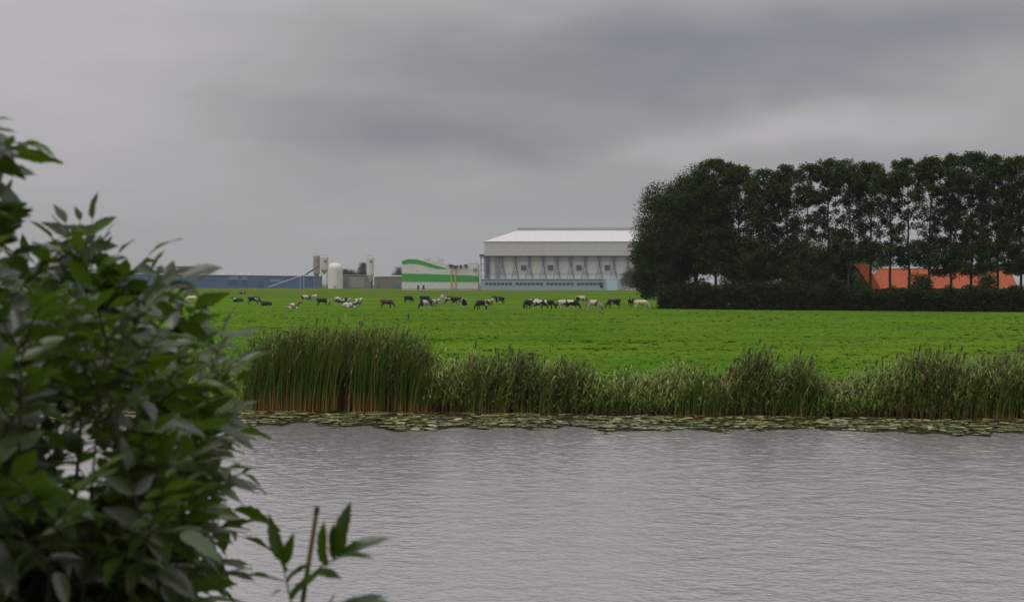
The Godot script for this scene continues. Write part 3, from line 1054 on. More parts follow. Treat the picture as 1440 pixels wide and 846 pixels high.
func silo(called: String, label: String, d: float, px: float, r_px: float, top: float, cone: float, tip: float, wall: Material, dome: bool) -> void:
	var k := d / FOCAL
	var t := thing(called, label, "silo", Vector3((px - 720.0) * k, FIELD, -d))
	var r := r_px * k
	var Y := func(py: float) -> float: return EYE - (py - HORIZON) * k - FIELD
	var s := Shape.new()
	var yt: float = Y.call(top)
	var yc: float = Y.call(cone)
	if dome:
		s.lathe(Vector3.ZERO, [Vector2(r, -0.3), Vector2(r, yt - r * 0.75), Vector2(r * 0.93, yt - r * 0.45), Vector2(r * 0.75, yt - r * 0.2), Vector2(r * 0.4, yt - 0.1), Vector2(0, yt)], 28)
		obj("tank", s, wall, t)
		s = Shape.new()
		s.box(Vector3(-0.9, -0.2, r - 0.5), Vector3(0.9, 2.4, r + 0.06))
		obj("hatch", s, paint(0.35, 0.34, 0.34), t)
		s = Shape.new()
		for x: float in [-0.35, 0.35]:
			s.beam(Vector3(r * 0.45 + x, 0, r * 0.95), Vector3(r * 0.45 + x, yt - r * 0.7, r * 0.95), 0.1)
		for e in 24:
			s.beam(Vector3(r * 0.45 - 0.35, 0.5 + e * 0.65, r * 0.95), Vector3(r * 0.45 + 0.35, 0.5 + e * 0.65, r * 0.95), 0.07)
		obj("ladder", s, paint(0.4, 0.4, 0.4), t)
		return
	s.lathe(Vector3.ZERO, [Vector2(0.25, Y.call(tip)), Vector2(r, yc), Vector2(r, yt - 0.8), Vector2(r * 0.9, yt - 0.3), Vector2(0, yt)], 24)
	obj("drum", s, wall, t)
	s = Shape.new()
	s.box(Vector3(-0.2, yt - 4.2, r * 0.9), Vector3(r * 0.75, yt - 2.6, r + 0.1))
	obj("red_plate", s, paint(0.36, 0.14, 0.11), t)
	s = Shape.new()
	s.lathe(Vector3(0, 0, 0), [Vector2(r + 0.15, yt + 0.9), Vector2(r + 0.15, yt + 1.05), Vector2(r + 0.05, yt + 1.05), Vector2(r + 0.05, yt + 0.9), Vector2(r + 0.15, yt + 0.9)], 20)
	for e in 8:
		var a := TAU * e / 8.0
		s.beam(Vector3(cos(a) * (r + 0.1), yt - 0.7, sin(a) * (r + 0.1)), Vector3(cos(a) * (r + 0.1), yt + 1.0, sin(a) * (r + 0.1)), 0.12)
	obj("railing", s, paint(0.3, 0.3, 0.31), t)
	for e in 4:
		var a := TAU * (e + 0.5) / 4.0
		s = Shape.new()
		s.beam(Vector3(cos(a) * r * 0.92, -0.2, sin(a) * r * 0.92), Vector3(cos(a) * r * 0.92, yc + 0.6, sin(a) * r * 0.92), 0.4)
		obj("leg", s, paint(0.22, 0.22, 0.23), t)
	s = Shape.new()
	for e in 4:
		var a := TAU * (e + 0.5) / 4.0
		var b := TAU * (e + 1.5) / 4.0
		s.beam(Vector3(cos(a) * r * 0.92, 0.5, sin(a) * r * 0.92), Vector3(cos(b) * r * 0.92, Y.call(tip), sin(b) * r * 0.92), 0.22)
	obj("brace", s, paint(0.22, 0.22, 0.23), t)

func build_silos() -> void:
	silo("storage_tank", "white domed storage tank beside the two slim silos", 1390.0, 471.5, 10.3, 369.5, 0, 0, weathered(0.74, 0.71, 0.70, 0.6, 10.0, 0.12, 22), true)
	silo("cement_silo", "white slim silo with red plate directly left of the domed tank", 1430.0, 456.0, 5.6, 360.5, 379.0, 386.0, weathered(0.62, 0.58, 0.57, 0.6, 8.0, 0.2, 23), false)
	silo("cement_silo", "grey slim silo, leftmost of all silos", 1480.0, 445.0, 4.8, 359.0, 384.0, 390.0, weathered(0.33, 0.30, 0.31, 0.7, 8.0, 0.2, 24), false)
	silo("cement_silo", "tall white silo on legs between the two concrete sheds", 1380.0, 520.5, 5.2, 361.0, 386.0, 397.0, weathered(0.68, 0.66, 0.66, 0.6, 8.0, 0.15, 25), false)
	# sloping conveyor up to the slim silos
	var d := 1420.0
	var t := thing("conveyor", "long sloping conveyor rising to the slim silos", "conveyor", Vector3(0, FIELD, -d))
	var o := Vector3(0, -FIELD, d)
	var s := Shape.new()
	s.beam(spot(377, 403.5, d) + o, spot(430, 385.5, d) + o, 1.0)
	obj("lower_belt", s, paint(0.42, 0.42, 0.46), t)
	s = Shape.new()
	s.beam(spot(430, 385.5, d) + o, spot(448, 374.0, d) + o, 1.5)
	obj("upper_belt", s, paint(0.10, 0.11, 0.13), t)
	for px: float in [422.0, 427.0]:
		s = Shape.new()
		s.beam(spot(px, 406.5, d) + o, spot(px, 388.0, d) + o, 0.7)
		obj("leg", s, paint(0.42, 0.42, 0.36), t)

func build_farmhouse() -> void:
	var d := 290.0
	var k := d / FOCAL
	var tile := weathered(0.50, 0.112, 0.040, 0.9, 2.0, 0.62, 27)
	var brick := weathered(0.16, 0.10, 0.075, 0.9, 2.0, 0.35, 28)
	var grey := weathered(0.10, 0.094, 0.078, 0.95, 2.0, 0.5, 29)
	# long low wing
	var t := thing("farm_barn", "long barn with an orange tiled roof behind the poplars", "barn", Vector3(0, FIELD, -d))
	var a := (1222.0 - 720.0) * k
	var b := (1433.0 - 720.0) * k
	var eave := EYE - (404.0 - HORIZON) * k - FIELD
	var ridge := EYE - (378.3 - HORIZON) * k * 1.02 - FIELD
	var s := Shape.new()
	s.box(Vector3(a + 0.4, -0.2, -9.6), Vector3(b - 0.3, eave, -0.4))
	obj("wall", s, brick, t)
	s = Shape.new()
	# two slopes with thickness, the left end hipped
	s.quad(Vector3(a, eave - 0.15, 0), Vector3(a + 2.6, ridge, -5), Vector3(b, ridge, -5), Vector3(b, eave - 0.15, 0))
	s.quad(Vector3(b, eave - 0.15, -10), Vector3(b, ridge, -5), Vector3(a + 2.6, ridge, -5), Vector3(a, eave - 0.15, -10))
	s.tri(Vector3(a, eave - 0.15, -10), Vector3(a + 2.6, ridge, -5), Vector3(a, eave - 0.15, 0))
	s.tri(Vector3(b, eave - 0.15, 0), Vector3(b, ridge, -5), Vector3(b, eave - 0.15, -10))
	s.quad(Vector3(a, eave - 0.15, 0), Vector3(b, eave - 0.15, 0), Vector3(b, eave - 0.15, -10), Vector3(a, eave - 0.15, -10))
	var roof := obj("roof", s, tile, t)
	s = Shape.new()
	s.tube([Vector3(a + 2.5, ridge, -5), Vector3(b, ridge, -5)], [0.14, 0.14], 8)
	obj("ridge_tiles", s, paint(0.38, 0.09, 0.05), roof)
	for px: float in [1412.0, 1300.0]:
		s = Shape.new()
		var x := (px - 720.0) * k
		s.box(Vector3(x - 1.2, eave - 1.5, -0.5), Vector3(x + 1.2, eave - 0.2, -0.34))
		obj("window", s, paint(0.22, 0.24, 0.27, 0.2), t)
	for px: float in [1360.0, 1412.0]:
		s = Shape.new()
		var x := (px - 720.0) * k
		s.box(Vector3(x - 0.25, ridge - 0.4, -5.3), Vector3(x + 0.25, ridge + 0.55, -4.7))
		obj("vent", s, paint(0.45, 0.40, 0.38), roof)
	# the house with its gable to the left
	t = thing("farmhouse", "farmhouse with a grey gable and orange roof edge left of the barn", "house", Vector3(0, FIELD, -d + 1.0))
	var x0 := (1174.0 - 720.0) * k
	var xm := (1199.0 - 720.0) * k
	var x1 := (1231.0 - 720.0) * k
	var top: float = EYE - (369.0 - HORIZON) * k - FIELD
	s = Shape.new()
	s.slab(PackedVector2Array([Vector2(x0, -0.2), Vector2(x0, eave + 0.4), Vector2(xm, top - 0.3), Vector2(x1 - 0.3, eave - 0.4), Vector2(x1 - 0.3, -0.2)]), 0.4, -12.0)
	obj("wall", s, grey, t)
	s = Shape.new()
	s.slab(PackedVector2Array([Vector2(xm - 0.4, top - 0.25), Vector2(xm + 1.9, top - 0.22), Vector2(x1 + 0.6, eave - 0.3), Vector2(x1 - 0.9, eave - 0.3), Vector2(xm + 0.6, top - 0.95)]), 0.75, -12.3)
	obj("roof", s, tile, t)
	s = Shape.new()
	s.slab(PackedVector2Array([Vector2(x0 - 0.4, eave + 0.3), Vector2(xm - 0.42, top - 0.2), Vector2(xm - 0.42, top - 0.6), Vector2(x0 - 0.4, eave - 0.05)]), 0.7, -12.25)
	obj("thatch_slope", s, weathered(0.13, 0.12, 0.10, 1.0, 1.0, 0.4, 30), t)
	s = Shape.new()
	s.box(Vector3(xm - 0.5, 2.0, 0.38), Vector3(xm + 0.5, 3.3, 0.46))
	obj("window", s, paint(0.05, 0.055, 0.06, 0.15), t)

# ---------------------------------------------------------------- cows
func cow_bones(pose: String) -> Array:
	var b := []
	if pose == "lying":
		b = [[Vector3(0.55, 0.50, 0), Vector3(0, 0.46, 0), 0.33, 0.40], [Vector3(0, 0.46, 0), Vector3(-0.62, 0.45, 0), 0.40, 0.34], [Vector3(-0.62, 0.45, 0), Vector3(-0.85, 0.40, 0.05), 0.3, 0.2],
			[Vector3(0.65, 0.62, 0), Vector3(1.02, 0.92, 0.04), 0.21, 0.13], [Vector3(1.0, 0.98, 0.04), Vector3(1.36, 0.84, 0.05), 0.125, 0.08],
			[Vector3(1.0, 1.0, 0.1), Vector3(0.96, 1.02, 0.27), 0.05, 0.035], [Vector3(1.0, 1.0, -0.02), Vector3(0.96, 1.02, -0.2), 0.05, 0.035],
			[Vector3(0.55, 0.28, 0.25), Vector3(0.85, 0.12, 0.34), 0.12, 0.07], [Vector3(0.85, 0.12, 0.34), Vector3(0.50, 0.08, 0.40), 0.07, 0.055],
			[Vector3(0.55, 0.28, -0.25), Vector3(0.9, 0.12, -0.30), 0.12, 0.07], [Vector3(0.9, 0.12, -0.30), Vector3(0.6, 0.08, -0.38), 0.07, 0.055],
			[Vector3(-0.6, 0.34, 0.25), Vector3(-0.15, 0.18, 0.46), 0.2, 0.10], [Vector3(-0.15, 0.18, 0.46), Vector3(-0.45, 0.07, 0.55), 0.08, 0.05],
			[Vector3(-0.9, 0.45, 0), Vector3(-0.95, 0.1, 0.2), 0.03, 0.035]]
		return b
	b = [[Vector3(0.60, 1.08, 0), Vector3(0, 1.03, 0), 0.31, 0.37], [Vector3(0, 1.03, 0), Vector3(-0.62, 1.11, 0), 0.37, 0.30], [Vector3(-0.62, 1.13, 0.1), Vector3(-0.84, 1.14, 0.1), 0.24, 0.17], [Vector3(-0.62, 1.13, -0.1), Vector3(-0.84, 1.14, -0.1), 0.24, 0.17],
		[Vector3(0.62, 0.90, 0), Vector3(0.2, 0.88, 0), 0.26, 0.28], [Vector3(-0.45, 0.72, 0), Vector3(-0.5, 0.62, 0), 0.15, 0.13],
		[Vector3(-0.97, 1.22, 0), Vector3(-1.05, 0.7, 0.02), 0.03, 0.028], [Vector3(-1.05, 0.7, 0.02), Vector3(-1.03, 0.5, 0.02), 0.035, 0.045]]
	for z: float in [-1.0, 1.0]:
		var step := 0.10 * z
		b.append([Vector3(0.55, 0.90, 0.17 * z), Vector3(0.57 + step * 0.6, 0.43, 0.16 * z), 0.15, 0.068])
		b.append([Vector3(0.57 + step * 0.6, 0.43, 0.16 * z), Vector3(0.55 + step, 0.06, 0.16 * z), 0.062, 0.055])
		b.append([Vector3(-0.66, 1.0, 0.16 * z), Vector3(-0.56, 0.70, 0.19 * z), 0.22, 0.14])
		b.append([Vector3(-0.56, 0.70, 0.19 * z), Vector3(-0.80 - step * 0.4, 0.47, 0.17 * z), 0.13, 0.068])
		b.append([Vector3(-0.80 - step * 0.4, 0.47, 0.17 * z), Vector3(-0.74 - step, 0.06, 0.17 * z), 0.062, 0.055])
	if pose == "grazing":
		b.append([Vector3(0.72, 1.05, 0), Vector3(1.10, 0.62, 0.02), 0.23, 0.15])
		b.append([Vector3(1.12, 0.60, 0.02), Vector3(1.28, 0.17, 0.02), 0.13, 0.08])
		for z: float in [-1.0, 1.0]:
			b.append([Vector3(1.10, 0.62, 0.08 * z), Vector3(1.12, 0.70, 0.27 * z), 0.05, 0.035])
	else:
		b.append([Vector3(0.72, 1.15, 0), Vector3(1.14, 1.36, 0.02), 0.22, 0.14])
		b.append([Vector3(1.12, 1.42, 0.02), Vector3(1.50, 1.22, 0.04), 0.13, 0.08])
		for z: float in [-1.0, 1.0]:
			b.append([Vector3(1.12, 1.46, 0.08 * z), Vector3(1.06, 1.46, 0.28 * z), 0.05, 0.035])
	return b

func flesh(bones: Array, cell: float) -> Shape:
	var lo := Vector3(1e9, 1e9, 1e9)
	var hi := -lo
	for b in bones:
		for e in 2:
			var r: float = b[2 + e] + cell * 2.5
			lo = lo.min(b[e] - Vector3.ONE * r)
			hi = hi.max(b[e] + Vector3.ONE * r)
	var nx := int((hi.x - lo.x) / cell) + 2
	var ny := int((hi.y - lo.y) / cell) + 2
	var nz := int((hi.z - lo.z) / cell) + 2
	var f := PackedFloat32Array()
	f.resize(nx * ny * nz)
	f.fill(1.0)
	var soft := 0.05
	for b in bones:
		var a: Vector3 = b[0]
		var e: Vector3 = b[1]
		var ra: float = b[2]
		var rb: float = b[3]
		var ab := e - a
		var len2 := maxf(ab.length_squared(), 1e-6)
		var m := maxf(ra, rb) + 0.16
		var l := ((a.min(e) - Vector3.ONE * m - lo) / cell).floor()
		var h := ((a.max(e) + Vector3.ONE * m - lo) / cell).ceil()
		for z in range(maxi(int(l.z), 0), mini(int(h.z) + 1, nz)):
			for y in range(maxi(int(l.y), 0), mini(int(h.y) + 1, ny)):
				for x in range(maxi(int(l.x), 0), mini(int(h.x) + 1, nx)):
					var p := lo + Vector3(x, y, z) * cell
					var t := clampf((p - a).dot(ab) / len2, 0, 1)
					var d := (p - a - ab * t).length() - lerpf(ra, rb, t)
					var at := (z * ny + y) * nx + x
					var o := f[at]
					var q := maxf(soft - absf(o - d), 0.0) / soft
					f[at] = minf(o, d) - q * q * soft * 0.25
	var s := Shape.new()
	var index := {}
	var corner := [0, 1, nx, nx + 1, nx * ny, nx * ny + 1, nx * ny + nx, nx * ny + nx + 1]
	for z in nz - 1:
		for y in ny - 1:
			for x in nx - 1:
				var at := (z * ny + y) * nx + x
				var inside := 0
				for c in 8:
					if f[at + corner[c]] < 0: inside += 1
				if inside == 0 or inside == 8: continue
				var sum := Vector3.ZERO
				var n := 0
				for c in 8:
					for axis in 3:
						if c & (1 << axis): continue
						var c2 := c | (1 << axis)
						var va := f[at + corner[c]]
						var vb := f[at + corner[c2]]
						if (va < 0) != (vb < 0):
							var pa := Vector3(c & 1, (c >> 1) & 1, (c >> 2) & 1)
							var pb := Vector3(c2 & 1, (c2 >> 1) & 1, (c2 >> 2) & 1)
							sum += pa.lerp(pb, va / (va - vb))
							n += 1
				var g := Vector3(f[at + corner[1]] - f[at], f[at + corner[2]] - f[at], f[at + corner[4]] - f[at])
				index[at] = s.vert(lo + (Vector3(x, y, z) + sum / n) * cell, g.normalized(), Color.WHITE)
	var strides := [1, nx, nx * ny]
	for z in range(1, nz - 1):
		for y in range(1, ny - 1):
			for x in range(1, nx - 1):
				var at := (z * ny + y) * nx + x
				for axis in 3:
					var va := f[at]
					var vb := f[at + strides[axis]]
					if (va < 0) == (vb < 0): continue
					var u: int = strides[(axis + 1) % 3]
					var w: int = strides[(axis + 2) % 3]
					var q := [index[at], index[at - u], index[at - u - w], index[at - w]]
					if va < 0: q.reverse()
					for e in [0, 1, 2, 0, 2, 3]:
						s.i.append(q[e])
	return s

func coat(s: Shape, kind: String, seed_: int) -> Shape:
	var r := Shape.new()
	r.v = s.v
	r.n = s.n
	r.i = s.i
	var f := FastNoiseLite.new()
	f.seed = seed_
	f.frequency = 0.85
	f.fractal_octaves = 2
	var black := Color(0.012, 0.012, 0.013)
	var white := Color(0.52, 0.47, 0.42)
	for p in s.v:
		var a := f.get_noise_3d(p.x * 1.1, p.y * 0.9, p.z * 0.8)
		var c := black
		match kind:
			"black": c = black if a > -0.42 else white
			"pied": c = black if a > -0.12 else white
			"pale_pied": c = black if a > 0.12 else white
			"white": c = white if a < 0.4 else Color(0.1, 0.09, 0.085)
			"cream": c = Color(0.60, 0.50, 0.36) * (1.0 + 0.3 * a)
			"brown": c = Color(0.10, 0.032, 0.018) * (1.0 + 0.5 * a)
			"red_pied": c = Color(0.21, 0.07, 0.035) if a > -0.05 else white
		if kind in ["pied", "pale_pied", "red_pied"] and p.y < 0.42 and s.v.size() > 0 and absf(p.x) < 0.9: c = white
		r.c.append(c)
	return r

func build_cows() -> void:
	var shapes := {}
	for p in ["grazing", "standing", "lying"]:
		shapes[p] = flesh(cow_bones(p), 0.05)
	var m := tinted(0.75)
	rng.seed = 909
	# spot across, row of the hooves, pose, coat, facing (degrees from the right), label
	var list := [
		[111, 428.0, "standing", "black", 200, "black cow glimpsed through the leaves of the bush"],
		[194, 426.5, "grazing", "pied", 60, "black and white cow beside the leaf tips, leftmost in the open herd"],
		[206.5, 427.0, "grazing", "pale_pied", 30, "pale cow with dark rump just right of the leftmost cow"],
		[269, 426.0, "grazing", "cream", 180, "cream cow half hidden behind the upright leaf"],
		[295, 429.0, "grazing", "cream", -30, "cream cow just right of the upright leaf"],
		[334, 425.0, "lying", "black", 180, "black cow lying left of the black grazing cow"],
		[340, 413.5, "lying", "black", 0, "farthest cow, tiny and dark, lying before the blue warehouse"],
		[356.5, 428.0, "grazing", "black", 0, "black cow grazing between two lying black cows"],
		[374, 430.0, "lying", "black", 180, "black cow lying right of the black grazing cow"],
		[411, 434.0, "lying", "red_pied", 0, "red and white cow lying alone nearest the canal"],
		[429.5, 424.0, "grazing", "pied", 20, "small black and white cow left of the white faced pair"],
		[442, 424.0, "standing", "white", 80, "white cow behind a black grazing cow under the slim silos"],
		[453, 430.0, "grazing", "black", 0, "black cow grazing before the white domed tank"],
		[473.5, 429.0, "standing", "red_pied", 110, "red and white cow at the left of the cluster under the concrete shed"],
		[484.5, 430.0, "grazing", "pied", 160, "black and white cow in the middle of the cluster under the concrete shed"],
		[492, 433.0, "lying", "pied", 0, "black and white cow lying in front of the cluster under the concrete shed"],
		[503.5, 432.5, "standing", "pale_pied", 70, "pale cow at the right of the cluster under the tall silo"],
		[543.5, 433.5, "grazing", "brown", 0, "dark brown cow grazing alone before the brown shed"],
		[574, 426.0, "grazing", "black", 40, "black cow under the left edge of the green striped building"],
		[597, 426.0, "grazing", "black", 10, "black cow behind a pied cow under the two dark doors"],
		[600, 435.5, "grazing", "pied", 205, "black and white cow grazing at the front under the two dark doors"],
		[610, 434.5, "standing", "white", 50, "pinkish white cow beside the front pied cow"],
		[622.5, 426.0, "standing", "white", 100, "white cow behind, left of the yellow pipes"],
		[632, 427.5, "grazing", "black", 5, "black cow grazing below the yellow pipes"],
		[643.5, 429.0, "grazing", "pied", 15, "black and white cow right below the yellow pipes"],
		[653, 433.5, "standing", "pale_pied", 265, "black and white cow facing the canal under the striped building's right end"],
		[677.5, 435.5, "grazing", "black", 215, "black cow at the left of the pair under the hangar's left corner"],
		[687, 434.0, "standing", "red_pied", 60, "brown and white cow at the right of the pair under the hangar's left corner"],
		[702.5, 427.5, "standing", "black", 150, "black cow with raised head under the hangar's third buttress"],
		[742, 434.0, "grazing", "black", 240, "black cow at the left end of the tight group under the hangar"],
		[750, 433.0, "grazing", "pale_pied", 200, "pale cow inside the tight group under the hangar"],
		[758.5, 434.5, "grazing", "pied", 0, "dark pied cow inside the tight group under the hangar"],
		[770, 434.5, "grazing", "black", -15, "black cow at the right end of the tight group under the hangar"],
		[793, 434.5, "grazing", "pale_pied", 170, "white cow with black patches under the hangar's second wall window from right"],
		[804, 435.5, "grazing", "pied", -10, "black and white cow grazing rightwards beside the white patched cow"],
		[817, 427.5, "grazing", "pied", 20, "pied cow farther back behind the red and white cow"],
		[834.5, 436.0, "grazing", "red_pied", 5, "red and white cow grazing under the right end of the hangar"],
		[863.5, 434.0, "grazing", "black", 200, "black cow with pale lower legs under the grey green bush"],
		[887, 431.0, "standing", "black", 255, "black cow directly behind the cream cow near the trees"],
		[902, 435.0, "grazing", "cream", 0, "cream cow grazing closest to the tree row"]]
	var seed_ := 3
	for c in list:
		var d := reach(c[1])
		var at := spot(c[0], c[1], d)
		seed_ += 7
		var o := obj("cow", coat(shapes[c[2]], c[3], seed_), m)
		o.position = Vector3(at.x, ground_height(at.x, at.z) - 0.01, at.z)
		o.rotation_degrees.y = float(c[4])
		o.scale = Vector3.ONE * rng.randf_range(0.9, 1.0)
		tag(o, c[5], "cow", "cows of the herd on the meadow")

# ---------------------------------------------------------------- the leafy bush
func leaflet_shape(curl: float, fold: float, wide: float) -> Shape:
	var s := Shape.new()
	var rows := 12
	for k in rows + 1:
		var x := float(k) / rows
		var w := 0.205 * wide * pow(sin(PI * pow(x, 0.82)), 0.85) * (1.0 - 0.25 * x) if k > 0 and k < rows else 0.008
		if k > 1 and k < rows - 1: w *= 1.10 if k % 2 == 0 else 0.93   # toothed rim
		var y := -curl * x * x
		var wave := 0.02 * sin(x * 11.0)
		s.vert(Vector3(x, y + fold * w + wave, -w), Vector3(curl * x, 1, fold).normalized(), Color.WHITE)
		s.vert(Vector3(x, y, 0), Vector3(curl * x, 1, 0).normalized(), Color.WHITE)
		s.vert(Vector3(x, y + fold * w - wave, w), Vector3(curl * x, 1, -fold).normalized(), Color.WHITE)
	for k in rows:
		var a := k * 3
		for e in 2:
			s.i.append(a + e); s.i.append(a + e + 3); s.i.append(a + e + 1)
			s.i.append(a + e + 1); s.i.append(a + e + 3); s.i.append(a + e + 4)
	return s

# one compound leaf: [rachis points, [leaflet transforms]]
func compound(o: Vector3, dir: Vector3, length: float, pairs: int, droop: float, size := 0.44) -> Array:
	var pts := []
	for k in 6:
		var t := k / 5.0
		pts.append(o + dir * length * t + Vector3.DOWN * droop * length * t * t)
	var out := []
	var flat := dir.cross(Vector3.UP)
	if flat.length() < 0.15: flat = dir.cross(Vector3(0.3, 0, 1))
	flat = flat.normalized()
	flat = flat.rotated(dir.normalized(), rng.randfn(0, 0.35))
	for p in pairs + 1:
		var t := lerpf(0.24, 1.0, float(p) / pairs)
		var f := t * 5.0
		var a := mini(int(f), 4)
		var at: Vector3 = pts[a].lerp(pts[a + 1], f - a)
		var tang: Vector3 = (pts[a + 1] - pts[a]).normalized()
		for side: float in ([-1.0, 1.0] if p < pairs else [0.0]):
			var d := (tang if side == 0.0 else (flat * side * 0.86 + tang * rng.randf_range(0.35, 0.7)))
			d = (d + Vector3(rng.randfn(0, 0.12), rng.randfn(-0.06, 0.16), rng.randfn(0, 0.12))).normalized()
			var nn := (flat.cross(tang).normalized() + Vector3(rng.randfn(0, 0.22), rng.randfn(0, 0.1), rng.randfn(0, 0.22)))
			if nn.y < 0: nn = -nn
			var zz := d.cross(nn).normalized()
			nn = zz.cross(d).normalized()
			var l := length * size * rng.randf_range(0.65, 1.25) * (1.1 if side == 0.0 else lerpf(0.85, 1.0, t))
			out.append(Transform3D(Basis(d * l, nn * l, zz * l), at))
	return [pts, out]

func build_bush() -> void:
	rng.seed = 5150
	var leaf_mats := []
	for c in [Color(0.010, 0.022, 0.005), Color(0.017, 0.038, 0.007), Color(0.040, 0.082, 0.010)]:
		var m := paint(c.r, c.g, c.b, 0.30)
		m.metallic_specular = 0.54
		m.backlight_enabled = true
		m.backlight = Color(0.3, 0.4, 0.08)
		leaf_mats.append(m)
	var stem_mat := weathered(0.035, 0.034, 0.018, 0.8, 0.08, 0.4, 41)
	var forms := [leaflet_shape(0.16, 0.35, 1.08), leaflet_shape(0.34, 0.25, 1.18), leaflet_shape(0.08, 0.5, 0.92)]
	var meshes := []
	for f in forms:
		for m in leaf_mats:
			meshes.append(f.mesh(m))
	var root := thing("leafy_bush", "large leafy bush with glossy compound leaves filling the left foreground", "bush", Vector3(-0.95, ground_height(-0.95, -3.5), -3.5))
	var off := -root.position
	# shoots: tip and points down the stem, as spots with a distance; the last point runs on to the ground
	var shoots := [
		[[122, 368, 3.6], [124, 430, 3.6], [112, 620, 3.55], [95, 900, 3.5]],
		[[196, 432, 3.7], [186, 490, 3.7], [160, 620, 3.6], [140, 900, 3.5]],
		[[258, 465, 3.8], [240, 530, 3.8], [205, 650, 3.7], [170, 900, 3.6]],
		[[306, 515, 4.0], [275, 590, 3.95], [225, 740, 3.8], [190, 900, 3.7]],
		[[-6, 335, 3.3], [-4, 430, 3.3], [4, 650, 3.3], [20, 900, 3.4]],
		[[-45, 200, 3.2], [-60, 320, 3.2], [-50, 600, 3.3], [-30, 900, 3.4]],
		[[285, 615, 3.7], [245, 680, 3.7], [190, 800, 3.6], [165, 950, 3.5]],
		[[52, 430, 3.9], [50, 520, 3.9], [46, 700, 3.8], [50, 900, 3.7]],
		[[225, 515, 3.4], [200, 610, 3.4], [150, 780, 3.4], [120, 950, 3.4]],
		[[268, 755, 3.2], [225, 820, 3.2], [180, 950, 3.2]],
		[[150, 480, 3.1], [130, 660, 3.1], [110, 950, 3.1]],
		[[30, 500, 2.9], [25, 690, 2.9], [20, 950, 3.0]],
		[[75, 735, 2.6], [70, 820, 2.65], [60, 980, 2.8]],
		[[235, 560, 4.2], [200, 700, 4.1], [150, 900, 3.9]],
		[[30, 440, 4.2], [20, 600, 4.1], [10, 900, 3.9]],
		[[205, 760, 2.9], [180, 860, 2.9], [150, 980, 3.0]],
		[[-10, 640, 2.7], [-15, 800, 2.8], [-10, 980, 2.9]],
		[[120, 470, 4.4], [110, 640, 4.3], [90, 900, 4.0]],
		[[40, 760, 3.6], [30, 860, 3.6], [20, 980, 3.6]],
		[[130, 780, 3.3], [125, 880, 3.3], [110, 990, 3.3]],
		[[190, 660, 3.6], [170, 760, 3.6], [140, 950, 3.5]],
		[[90, 490, 3.2], [80, 580, 3.2], [70, 800, 3.2], [60, 950, 3.2]],
		[[-20, 440, 3.5], [-25, 600, 3.5], [-20, 900, 3.5]],
		[[10, 700, 3.1], [5, 800, 3.1], [0, 950, 3.1]],
		[[250, 680, 3.9], [220, 760, 3.9], [180, 950, 3.8]],
		[[290, 700, 4.1], [260, 790, 4.0], [210, 950, 3.9]],
		[[150, 720, 4.2], [140, 800, 4.2], [120, 950, 4.0]],
		[[70, 640, 4.4], [60, 760, 4.3], [50, 950, 4.1]],
		[[200, 470, 4.5], [190, 600, 4.4], [150, 900, 4.2]],
		[[60, 690, 3.9], [55, 800, 3.9], [50, 1000, 3.8]],
		[[110, 740, 4.4], [105, 850, 4.3], [90, 1000, 4.1]],
		[[0, 720, 4.3], [0, 850, 4.2], [10, 1000, 4.0]],
		[[170, 790, 4.0], [160, 880, 4.0], [140, 1000, 3.9]],
		[[60, 660, 3.15], [62, 760, 3.2], [60, 950, 3.3]],
		[[130, 690, 3.05], [125, 780, 3.1], [110, 950, 3.2]],
		[[190, 700, 3.1], [175, 800, 3.1], [150, 950, 3.2]],
		[[-30, 560, 3.0], [-32, 700, 3.0], [-30, 950, 3.1]],
		[[-70, 480, 3.4], [-72, 700, 3.4], [-60, 950, 3.4]],
		[[-150, 60, 3.1], [-150, 300, 3.1], [-110, 700, 3.1], [-80, 950, 3.2]],  # taller side of the bush, out of view, added to shade its lower left
		[[-190, 160, 2.8], [-190, 400, 2.8], [-150, 700, 2.9], [-120, 950, 3.0]],
		[[-220, -60, 3.5], [-210, 300, 3.5], [-160, 700, 3.5], [-100, 950, 3.5]],
		[[-170, 300, 2.5], [-170, 500, 2.5], [-150, 800, 2.6], [-130, 1000, 2.8]],
		[[-300, 40, 3.0], [-290, 400, 3.0], [-240, 800, 3.1], [-180, 1000, 3.2]],
		[[-160, 200, 3.9], [-150, 500, 3.8], [-120, 800, 3.8], [-90, 1000, 3.7]],
		[[85, 790, 3.5], [82, 880, 3.5], [75, 1000, 3.5]],
		[[20, 800, 3.7], [20, 880, 3.7], [20, 1000, 3.6]],
		[[150, 830, 3.6], [145, 900, 3.6], [130, 1010, 3.5]],
		[[-110, 440, 3.7], [-110, 600, 3.7], [-90, 950, 3.6]]]
	var crown_edge := [[100, 70], [215, 76], [222, 12], [240, 14], [256, 40], [266, 148], [340, 160], [345, 215], [365, 220], [378, 275], [430, 285], [470, 320], [480, 355], [560, 345], [600, 340], [650, 350], [700, 345], [760, 350], [830, 345], [1000, 340]]
	var crown_top := [[-100, 245], [20, 250], [40, 322], [80, 330], [92, 270], [150, 282], [166, 345], [225, 352], [240, 402], [282, 380], [300, 440], [345, 470], [380, 490]]
	var leaves := []   # [score, rachis points, leaflet transforms]
	for sh in shoots:
		var pts := []
		for q in sh:
			pts.append(spot(q[0], q[1], q[2]))
		pts.reverse()
		var foot: Vector3 = pts[0]
		var gx := lerpf(foot.x, -0.95, 0.5)
		var gz := lerpf(foot.z, -3.5, 0.5)
		pts.push_front(Vector3(gx, ground_height(gx, gz) - 0.05, gz))
		var curve := Curve3D.new()
		for k in pts.size():
			var tang := Vector3.ZERO
			if k > 0 and k < pts.size() - 1:
				tang = (pts[k + 1] - pts[k - 1]) * 0.18
			curve.add_point(pts[k], -tang, tang)
		var total := curve.get_baked_length()
		var line := []
		var radii := []
